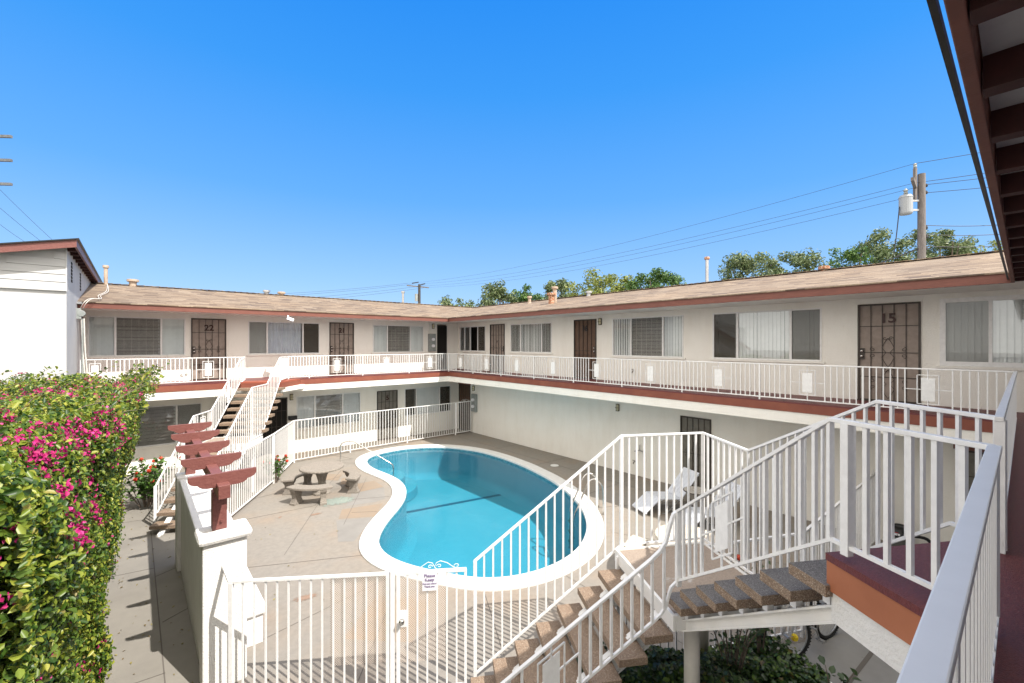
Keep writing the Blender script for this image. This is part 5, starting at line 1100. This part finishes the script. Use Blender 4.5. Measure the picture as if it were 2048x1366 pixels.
def plant(name, label, cat, x, y, z0, h, w, stems, leafm, lsz, flowers=(), flm=None, fsz=.03, stemm=None, dens=26):
    t = thing(name, label, cat, (x, y, z0)); mb = MB(); P_, N_, tips = [], [], []
    for k in range(stems):
        a = random.uniform(0, 6.28); rr_ = w*random.uniform(.2, 1); hh_ = h*random.uniform(.6, 1)
        e_ = Vector((x+math.cos(a)*rr_, y+math.sin(a)*rr_, z0+hh_)); b0 = Vector((x+math.cos(a)*rr_*.2, y+math.sin(a)*rr_*.2, z0)); m_ = b0.lerp(e_, .5)+Vector((0, 0, .12*h))
        mb.tube([b0, m_, e_], [.010, .007, .003], 6); tips.append(e_)
        for _ in range(dens):
            t_ = random.uniform(.25, 1.02); q = b0.lerp(m_, t_*2) if t_ < .5 else m_.lerp(e_, t_*2-1); P_.append((q.x+random.gauss(0, .05), q.y+random.gauss(0, .05), q.z+random.gauss(0, .04))); N_.append((random.gauss(0, .6), random.gauss(0, .6), 1))
    mb.build('stems', stemm or M['trunk'], t)
    leaves('leaves', leafm, np.array(P_), np.array(N_), rng.uniform(.7, 1.2, len(P_))*lsz, t, .85, .2)
    if flm:
        for (fx, fy, fz) in (flowers if flowers else [tips[i] for i in range(0, len(tips), 2)]):
            Q = rng.normal(size=(22, 3)); Q /= np.linalg.norm(Q, axis=1)[:, None]; leaves('flower', flm, np.array([fx, fy, fz+.02])+Q*.028, Q, np.full(22, fsz), t, .9, .3)
    return t
plant('rose_bush', 'bare-stemmed rose bush growing out of the ivy below the white beam', 'rose bush', *L1(2.45, 1.2), .25, .95, .38, 9, M['leaf_rose'], .055, [L1(2.15, 1.75, .78)], M['yellow'], .05, dens=10)
plant('rose_bush', 'rose with dark leaves and a red bloom seen through the landing bars', 'rose bush', *L1(2.7, 1.75), .1, 1.35, .22, 6, M['leaf_rose'], .075, [L1(2.75, 1.5, 1.42)], M['pet_ger'], .04, dens=16)
plant('rose_sprig', 'dark rose sprig leaning over the concrete at the edge of the ivy', 'plant', *L1(1.9, 2.0), .2, .45, .25, 4, M['leaf_rose'], .09, dens=7)
plant('lily_plant', 'strap-leaved green plant at the foot of the ivory column', 'plant', *L1(1.55, .15), .15, .5, .25, 10, M['leaf_ger'], .10, dens=6)
plant('geranium', 'red geranium spilling beside the bottom of the far staircase', 'plant', .22, 14.35, .05, 1.15, .85, 26, M['leaf_ger'], .09, None, M['pet_ger'], .065, dens=40)
plant('geranium', 'red geranium blooming against the fence behind the pergola', 'plant', *L2(-2.3, .18), .02, .78, .36, 16, M['leaf_ger'], .07, None, M['pet_ger'], .06, dens=26)
osl = mat('salmon_concrete', (.27, .205, .148), (.235, .19, .147), 2.2, .9, .15, 120, detail=8, dirt=((.25, .215, .18), 3, .63))
gsl = mat('grey_concrete', (.235, .222, .205), (.205, .193, .178), 2.2, .9, .15, 120, detail=8)
for pl_, mm_ in (([(4.80, 13.63), (5.20, 13.41), (4.92, 12.90), (4.53, 13.02)], osl), ([(4.60, 12.86), (5.45, 12.72), (5.42, 12.0), (4.50, 12.05)], osl), ([(3.90, 11.05), (4.85, 10.78), (4.32, 10.10), (3.62, 10.5)], osl), ([(4.46, 14.64), (4.93, 13.95), (4.62, 13.46), (4.28, 13.84)], osl),
                 ([(4.50, 12.04), (5.42, 11.99), (5.05, 11.1), (4.75, 11.0), (4.05, 11.2)], gsl), ([(3.55, 10.44), (4.3, 10.05), (3.45, 9.1), (3.2, 9.3)], gsl), ([(2.2, 6.2), (3.0, 6.9), (3.6, 6.2), (2.9, 5.5)], osl)):
    o = flatmesh('deck_slab', pl_, .0062, mm_); tag(o, kind='structure')
# fallen leaves on the path
P_ = [(random.uniform(-.3, .6), random.uniform(6.5, 16), .014+random.random()*.008) for _ in range(110)]+[(random.uniform(.9, 3.6), random.uniform(6, 12), .012) for _ in range(30)]
lv = leaves('fallen_leaves', M['dryleaf'], np.array(P_), np.array([(random.gauss(0, .2), random.gauss(0, .2), 1) for _ in P_]), rng.uniform(.02, .05, len(P_)), None); tag(lv, 'dry leaves scattered on the path and deck', 'leaves', kind='stuff')

# ------------------------------------------------------------------ concrete table sets
def arc_slab(mb, cx, cy, r0, r1, a0, a1, z0, z1, n=16, nb=.0):
    P0 = [(cx+r0*math.cos(a0+(a1-a0)*i/n), cy+r0*math.sin(a0+(a1-a0)*i/n)) for i in range(n+1)]; P1 = [(cx+r1*math.cos(a0+(a1-a0)*i/n), cy+r1*math.sin(a0+(a1-a0)*i/n)) for i in range(n+1)]
    mb.prism(P1+P0[::-1], z0, z1)
def leg_block(mb, x, y, a, h, w=.30, t_=.12):
    """flared cast leg with a foot and scroll waist"""
    ca, sa = math.cos(a), math.sin(a)
    rows = [(0, 1.0), (.05, 1.0), (.07, .86), (.16, .62), (.27, .66), (h-.05, .95), (h, 1.0)]; vs = []
    for z, k in rows:
        for sx, sy in ((-1, -1), (1, -1), (1, 1), (-1, 1)): px_, py_ = sx*w/2*k, sy*t_/2*(k*.5+.5); vs.append((x+px_*ca-py_*sa, y+px_*sa+py_*ca, z))
    f_ = [(3, 2, 1, 0), tuple(4*(len(rows)-1)+i for i in range(4))]
    for r_ in range(len(rows)-1):
        for k in range(4): f_.append((4*r_+k, 4*r_+(k+1) % 4, 4*r_+4+(k+1) % 4, 4*r_+4+k))
    mb.add(vs, f_)
def table(label, cx, cy, r=.56, m_='concrete'):
    t = thing('stone_table', label, 'table', (cx, cy, 0))
    mb = MB(); N_ = 72; prof_ = [(r-.03, .685), (r, .70), (r+.006, .725), (r-.004, .748), (r-.03, .755)]
    vs = []
    for j, (rr_, z) in enumerate(prof_):
        for k in range(N_): a = 2*math.pi*k/N_; q = rr_+(.008*(k % 2) if 0 < j < 4 else 0); vs.append((cx+q*math.cos(a), cy+q*math.sin(a), z))
    fs = [(j*N_+k, j*N_+(k+1) % N_, (j+1)*N_+(k+1) % N_, (j+1)*N_+k) for j in range(4) for k in range(N_)]+[tuple(range(N_))[::-1], tuple(4*N_+k for k in range(N_))]
    mb.add(vs, fs); mb.build('tabletop', M[m_], t)
    mb = MB(); mb.lathe([(.26, 0), (.26, .05), (.20, .08), (.11, .22), (.10, .34), (.15, .52), (.24, .66), (.26, .69)], cx, cy, 10); mb.build('pedestal', M[m_], t); return t
def bench(label, cx, cy, ang, r0=.70, r1=1.02, m_='concrete'):
    x, y = cx+.86*math.cos(ang), cy+.86*math.sin(ang); t = thing('curved_bench', label, 'bench', (x, y, 0), 'curved benches round the concrete tables' if m_ == 'concrete' else None)
    mb = MB(); arc_slab(mb, cx, cy, r0, r1, ang-R(36), ang+R(36), .39, .455, 20); mb.build('seat', M[m_], t, bevel=.015)
    for s_ in (-1, 1):
        a = ang+s_*R(23); mb = MB(); leg_block(mb, cx+.86*math.cos(a), cy+.86*math.sin(a), a, .39, .30, .16); mb.build('leg', M['stonelight'] if s_*1 > 5 else M[m_], t)
    return t
TC = (3.90, 12.62)
table('round concrete table on the deck left of the pool', *TC)
bench('curved concrete bench in front of the round table, nearest the camera', *TC, R(232)); bench('curved concrete bench on the pool side of the round table', *TC, R(345)); bench('curved concrete bench left behind the round table, against the fence', *TC, R(122))
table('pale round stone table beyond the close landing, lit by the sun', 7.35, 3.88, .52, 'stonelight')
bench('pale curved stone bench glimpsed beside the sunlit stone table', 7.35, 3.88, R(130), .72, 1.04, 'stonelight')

# ------------------------------------------------------------------ loungers, side table, vacuum, bicycle
def lounger(label, ox, oy, rz):
    t = thing('sun_lounger', label, 'sun lounger', (ox, oy, 0), 'white slatted loungers', 0)
    ca, sa = math.cos(rz), math.sin(rz)
    T_ = lambda u, v, z: (ox+u*ca-v*sa, oy+u*sa+v*ca, z)
    def strip(nm, u0, z0, u1, z1, w=.58, k=6):
        mb = MB()
        for i in range(k):
            v0 = -w/2+w*i/k+.004; v1 = -w/2+w*(i+1)/k-.004; dz = .025
            mb.hexa([T_(u0, v0, z0-dz), T_(u1, v0, z1-dz), T_(u1, v1, z1-dz), T_(u0, v1, z0-dz), T_(u0, v0, z0), T_(u1, v0, z1), T_(u1, v1, z1), T_(u0, v1, z0)])
        for f_ in (.06, .94): a = T_(u0+(u1-u0)*f_, -w/2, z0+(z1-z0)*f_-.03); b = T_(u0+(u1-u0)*f_, w/2, z0+(z1-z0)*f_-.03); mb.bar(a, b, .04, .02)
        mb.build(nm, M['resin'], t)
    strip('leg_rest', 0, .10, .42, .40); strip('seat', .43, .40, 1.02, .33); strip('backrest', 1.03, .34, 1.55, .92)
    for v_ in (-.25, .25):
        mb = MB(); mb.tube([T_(.42, v_, .37), T_(.85, v_, .02), T_(.95, v_, .02)], .012, 6); mb.build('leg', M['metal'], t)
        mb = MB(); mb.tube([T_(1.15, v_, .42), T_(.62, v_, .02), T_(.5, v_, .02)], .012, 6); mb.build('leg', M['metal'], t)
        mb = MB(); mb.tube([T_(1.4, v_, .70), T_(1.5, v_, .02)], .012, 6); mb.build('leg', M['metal'], t)
lounger('white slatted sun lounger with raised back in front of the grey door', 9.30, 6.13, math.atan2(-.60, 1.40))
lounger('white slatted sun lounger behind the side table, half hidden by the stair railing', 9.05, 4.95, math.atan2(-.62, 1.40))
t = thing('side_table', 'round mosaic-topped side table with wrought legs between the loungers', 'side table', (10.0, 5.02, 0))
mb = MB(); mb.lathe([(.27, .66), (.285, .67), (.285, .685), (.27, .695)], 10.0, 5.02, 28); mb.build('tabletop', M['mosaic'], t)
mb = MB(); mb.tube([(10+.29*math.cos(a), 5.02+.29*math.sin(a), .675) for a in np.linspace(0, 2*math.pi, 29)[:-1]], .012, 6, True); mb.build('rim', M['darkmetal'], t)
for k in range(3):
    a = k*2.09+.4; mb = MB(); mb.tube([(10+.24*math.cos(a), 5.02+.24*math.sin(a), .66), (10+.10*math.cos(a), 5.02+.10*math.sin(a), .35), (10+.26*math.cos(a), 5.02+.26*math.sin(a), 0.01)], .010, 6); mb.build('leg', M['darkmetal'], t)
t = thing('wet_vacuum', 'black barrel wet vacuum with a white label standing by the ground-floor wall', 'vacuum cleaner', (11.45, 1.55, 0))
mb = MB(); mb.lathe([(.18, .06), (.20, .10), (.21, .30), (.205, .36)], 11.45, 1.62, 20); mb.build('drum', mat('grey_drum', (.10, .10, .09), None, rough=.5), t)
mb = MB(); mb.lathe([(.215, .36), (.22, .42), (.18, .50), (.08, .53)], 11.45, 1.62, 20); mb.build('motor_head', M['black'], t)
mb = MB(); mb.tube(smooth_pts([(11.40, 1.75, .50), (11.40, 1.66, .57), (11.40, 1.5, .57), (11.40, 1.45, .50)], 4), .015, 8); mb.build('handle', M['black'], t)
mb = MB(); mb.tube(smooth_pts([(11.35, 1.45, .42), (11.45, 1.22, .40), (11.5, 1.12, .2), (11.5, 1.1, .03)], 5), .03, 8); mb.build('hose', M['black'], t)
mb = MB(); mb.box(11.232, 11.236, 1.58, 1.70, .40, .44); mb.build('label_plate', M['signplate'], t)
mb = MB(); mb.box(11.225, 11.232, 1.60, 1.68, .45, .46); mb.build('label_strip', M['redink'], t)
# bicycle
bk = thing('bicycle', 'mountain bicycle parked behind the ivy under the white stair beam', 'bicycle', (6.9, 1.9, 0))
w1, w2 = Vector((6.42, 2.02, .33)), Vector((7.40, 1.80, .33)); bd = (w2-w1).normalized(); UPV = Vector((0, 0, 1)); sd = bd.cross(UPV)
for c_, nm in ((w1, 0), (w2, 1)):
    dd_ = (bd*math.cos(R(22))+sd*math.sin(R(22))) if nm == 0 else bd
    an = [2*math.pi*k/40 for k in range(40)]
    mb = MB(); mb.tube([c_+(dd_*math.cos(a)+UPV*math.sin(a))*.292 for a in an], .010, 8, True); wh = mb.build('wheel', M['metal'], bk)
    mb = MB(); mb.tube([c_+(dd_*math.cos(a)+UPV*math.sin(a))*.315 for a in an], .024, 8, True)
    for a in np.linspace(0, 2*math.pi, 52)[:-1]: q = c_+(dd_*math.cos(a)+UPV*math.sin(a))*.337; q2 = dd_.cross(UPV)*.02; mb.bar(q-q2, q+q2, .012, .012)
    mb.build('tyre', M['tyre'], wh)
    mb = MB()
    for k in range(24): a = 2*math.pi*k/24; mb.tube([c_+dd_.cross(UPV)*(.02 if k % 2 else -.02), c_+(dd_*math.cos(a)+UPV*math.sin(a))*.29], .0018, 4)
    mb.build('spokes', M['metal'], wh)
    mb = MB(); ax = dd_.cross(UPV); mb.tube([c_-ax*.05, c_+ax*.05], .022, 10); mb.build('hub', M['metal'], wh)
Bp = lambda u, z: w1+bd*u+UPV*(z-.33)
mb = MB()
for a, b in (((.16, .80), (.58, .78)), ((.16, .80), (.17, .68)), ((.17, .70), (.53, .30)), ((.53, .30), (.60, .82)), ((.53, .30), (1.0, .33)), ((.585, .72), (1.0, .33))): mb.tube([Bp(*a), Bp(*b)], .018, 8)
mb.build('frame', M['bikeframe'], bk)
mb = MB()
for s_ in (-.05, .05): mb.tube([Bp(.15, .66)+sd*s_, Bp(0, .33)+sd*s_], .016, 8)
mb.tube([Bp(.17, .66), Bp(.14, .95)], .018, 8); mb.build('fork', M['metal'], bk)
mb = MB(); mb.tube([Bp(.10, .98)-sd*.30, Bp(.14, .96)-sd*.1, Bp(.14, .96)+sd*.1, Bp(.10, .98)+sd*.30], .014, 8); mb.build('handlebar', M['black'], bk)
mb = MB(); q = Bp(.62, .93); mb.lathe([(.03, q.z-.03), (.09, q.z-.01), (.10, q.z+.02), (.05, q.z+.045)], q.x, q.y, 12); mb.tube([Bp(.60, .80), Bp(.615, .92)], .014, 8); mb.build('saddle', M['black'], bk)
mb = MB(); mb.tube([Bp(.53, .30)-sd*.09, Bp(.53, .30)+sd*.09], .015, 8); mb.tube([Bp(.53, .30)+sd*.085, Bp(.60, .15)+sd*.085], .012, 6); mb.tube([Bp(.53, .30)-sd*.085, Bp(.46, .45)-sd*.085], .012, 6); mb.tube([Bp(.53+.09*math.cos(a), .30+.09*math.sin(a))+sd*.05 for a in np.linspace(0, 6.28, 20)[:-1]], .006, 5, True)
mb.bar(Bp(.60, .15)+sd*.05, Bp(.60, .15)+sd*.15, .05, .02); mb.build('crank', M['metal'], bk)
mb = MB(); mb.box(0, .001, 0, .001, 0, .001)
t = thing('drain_cover', 'white round drain cover on the shaded deck beside the pool', 'drain cover', (10.55, 10.2, 0))
mb = MB(); mb.lathe([(.14, .006), (.14, .016), (.12, .018)], 10.75, 10.35, 24); mb.build('lid', M['coping'], t)

# ------------------------------------------------------------------ light, sky, camera
KX, KY = .215, .77
sun_dir = Vector((KX, -KY, 1)).normalized()           # towards the sun
el = math.asin(sun_dir.z); az = math.atan2(sun_dir.x, sun_dir.y)
sl = bpy.data.lights.new('sun', 'SUN'); sl.energy = 2.75; sl.angle = R(.5); sl.color = (1, .955, .89)
so = bpy.data.objects.new('sun', sl); COL.objects.link(so); so.rotation_euler = sun_dir.to_track_quat('Z', 'Y').to_euler()
w = bpy.data.worlds.new('World'); SC.world = w; w.use_nodes = True; n = w.node_tree.nodes; l = w.node_tree.links
sk = n.new('ShaderNodeTexSky'); sk.sky_type = 'NISHITA'; sk.sun_disc = False; sk.sun_elevation = el; sk.sun_rotation = az; sk.air_density = 1.1; sk.dust_density = .3; sk.ozone_density = 3.0; sk.altitude = 50
hs = n.new('ShaderNodeHueSaturation'); hs.inputs['Saturation'].default_value = 1.3; l.new(sk.outputs[0], hs.inputs['Color'])
tc = n.new('ShaderNodeTexCoord'); sp = n.new('ShaderNodeSeparateXYZ'); l.new(tc.outputs['Generated'], sp.inputs[0])
def vdot(v):
    d = n.new('ShaderNodeVectorMath'); d.operation = 'DOT_PRODUCT'; d.inputs[1].default_value = v; l.new(tc.outputs['Generated'], d.inputs[0]); return d.outputs['Value']
def wramp(src, stops, lo, hi):
    m_ = n.new('ShaderNodeMapRange'); m_.inputs[1].default_value = lo; m_.inputs[2].default_value = hi; l.new(src, m_.inputs[0])
    r = n.new('ShaderNodeValToRGB'); e = r.color_ramp.elements
    while len(e) < len(stops): e.new(.5)
    for i, (p, c) in enumerate(stops): e[i].position = p; e[i].color = (*c, 1)
    l.new(m_.outputs[0], r.inputs[0]); return r.outputs[0]
clear = wramp(sp.outputs['Z'], [(0, (.47, .68, 1.0)), (.12, (.33, .585, .98)), (.30, (.13, .43, .97)), (.49, (.045, .335, .95)), (.62, (.022, .28, .93)), (1, (.015, .22, .85))], 0, 1)
k1 = n.new('ShaderNodeMixRGB'); k1.blend_type = 'MULTIPLY'; k1.inputs[0].default_value = 1; l.new(clear, k1.inputs[1]); k1.inputs[2].default_value = (2.68, 2.68, 2.68, 1)
k2 = n.new('ShaderNodeMixRGB'); k2.inputs[0].default_value = .93; l.new(hs.outputs[0], k2.inputs[1]); l.new(k1.outputs[0], k2.inputs[2])
# pale sky added overhead and behind the camera, out of view, to fill shade
f_ = vdot((math.sin(R(40.56))*.93, math.cos(R(40.56))*.93, -.36)); mr = n.new('ShaderNodeMapRange'); mr.interpolation_type = 'SMOOTHSTEP'
mr.inputs[1].default_value = .30; mr.inputs[2].default_value = -.18; mr.inputs[3].default_value = 0; mr.inputs[4].default_value = 1; l.new(f_, mr.inputs[0])
k3 = n.new('ShaderNodeMixRGB'); l.new(mr.outputs[0], k3.inputs[0]); l.new(k2.outputs[0], k3.inputs[1]); k3.inputs[2].default_value = (6.4, 6.1, 5.6, 1)
bgn = n['Background']; l.new(k3.outputs[0], bgn.inputs[0]); bgn.inputs[1].default_value = .15
cam = bpy.data.cameras.new('camera'); co = bpy.data.objects.new('camera', cam); COL.objects.link(co); SC.camera = co
co.location = (0, 0, HG); co.rotation_euler = (math.pi/2, 0, -R(40.56)); cam.sensor_width = 36; cam.lens = 879.16/2048*36; cam.shift_y = 4/2048
cam.clip_start = .02; cam.clip_end = 2000
vs_ = SC.view_settings; vs_.view_transform = 'Standard'; vs_.look = 'None'; vs_.gamma = 1; vs_.exposure = 1.32
SC.render.film_transparent = False
SC.cycles.max_bounces = 8; SC.cycles.transparent_max_bounces = 24; SC.cycles.use_denoising = True
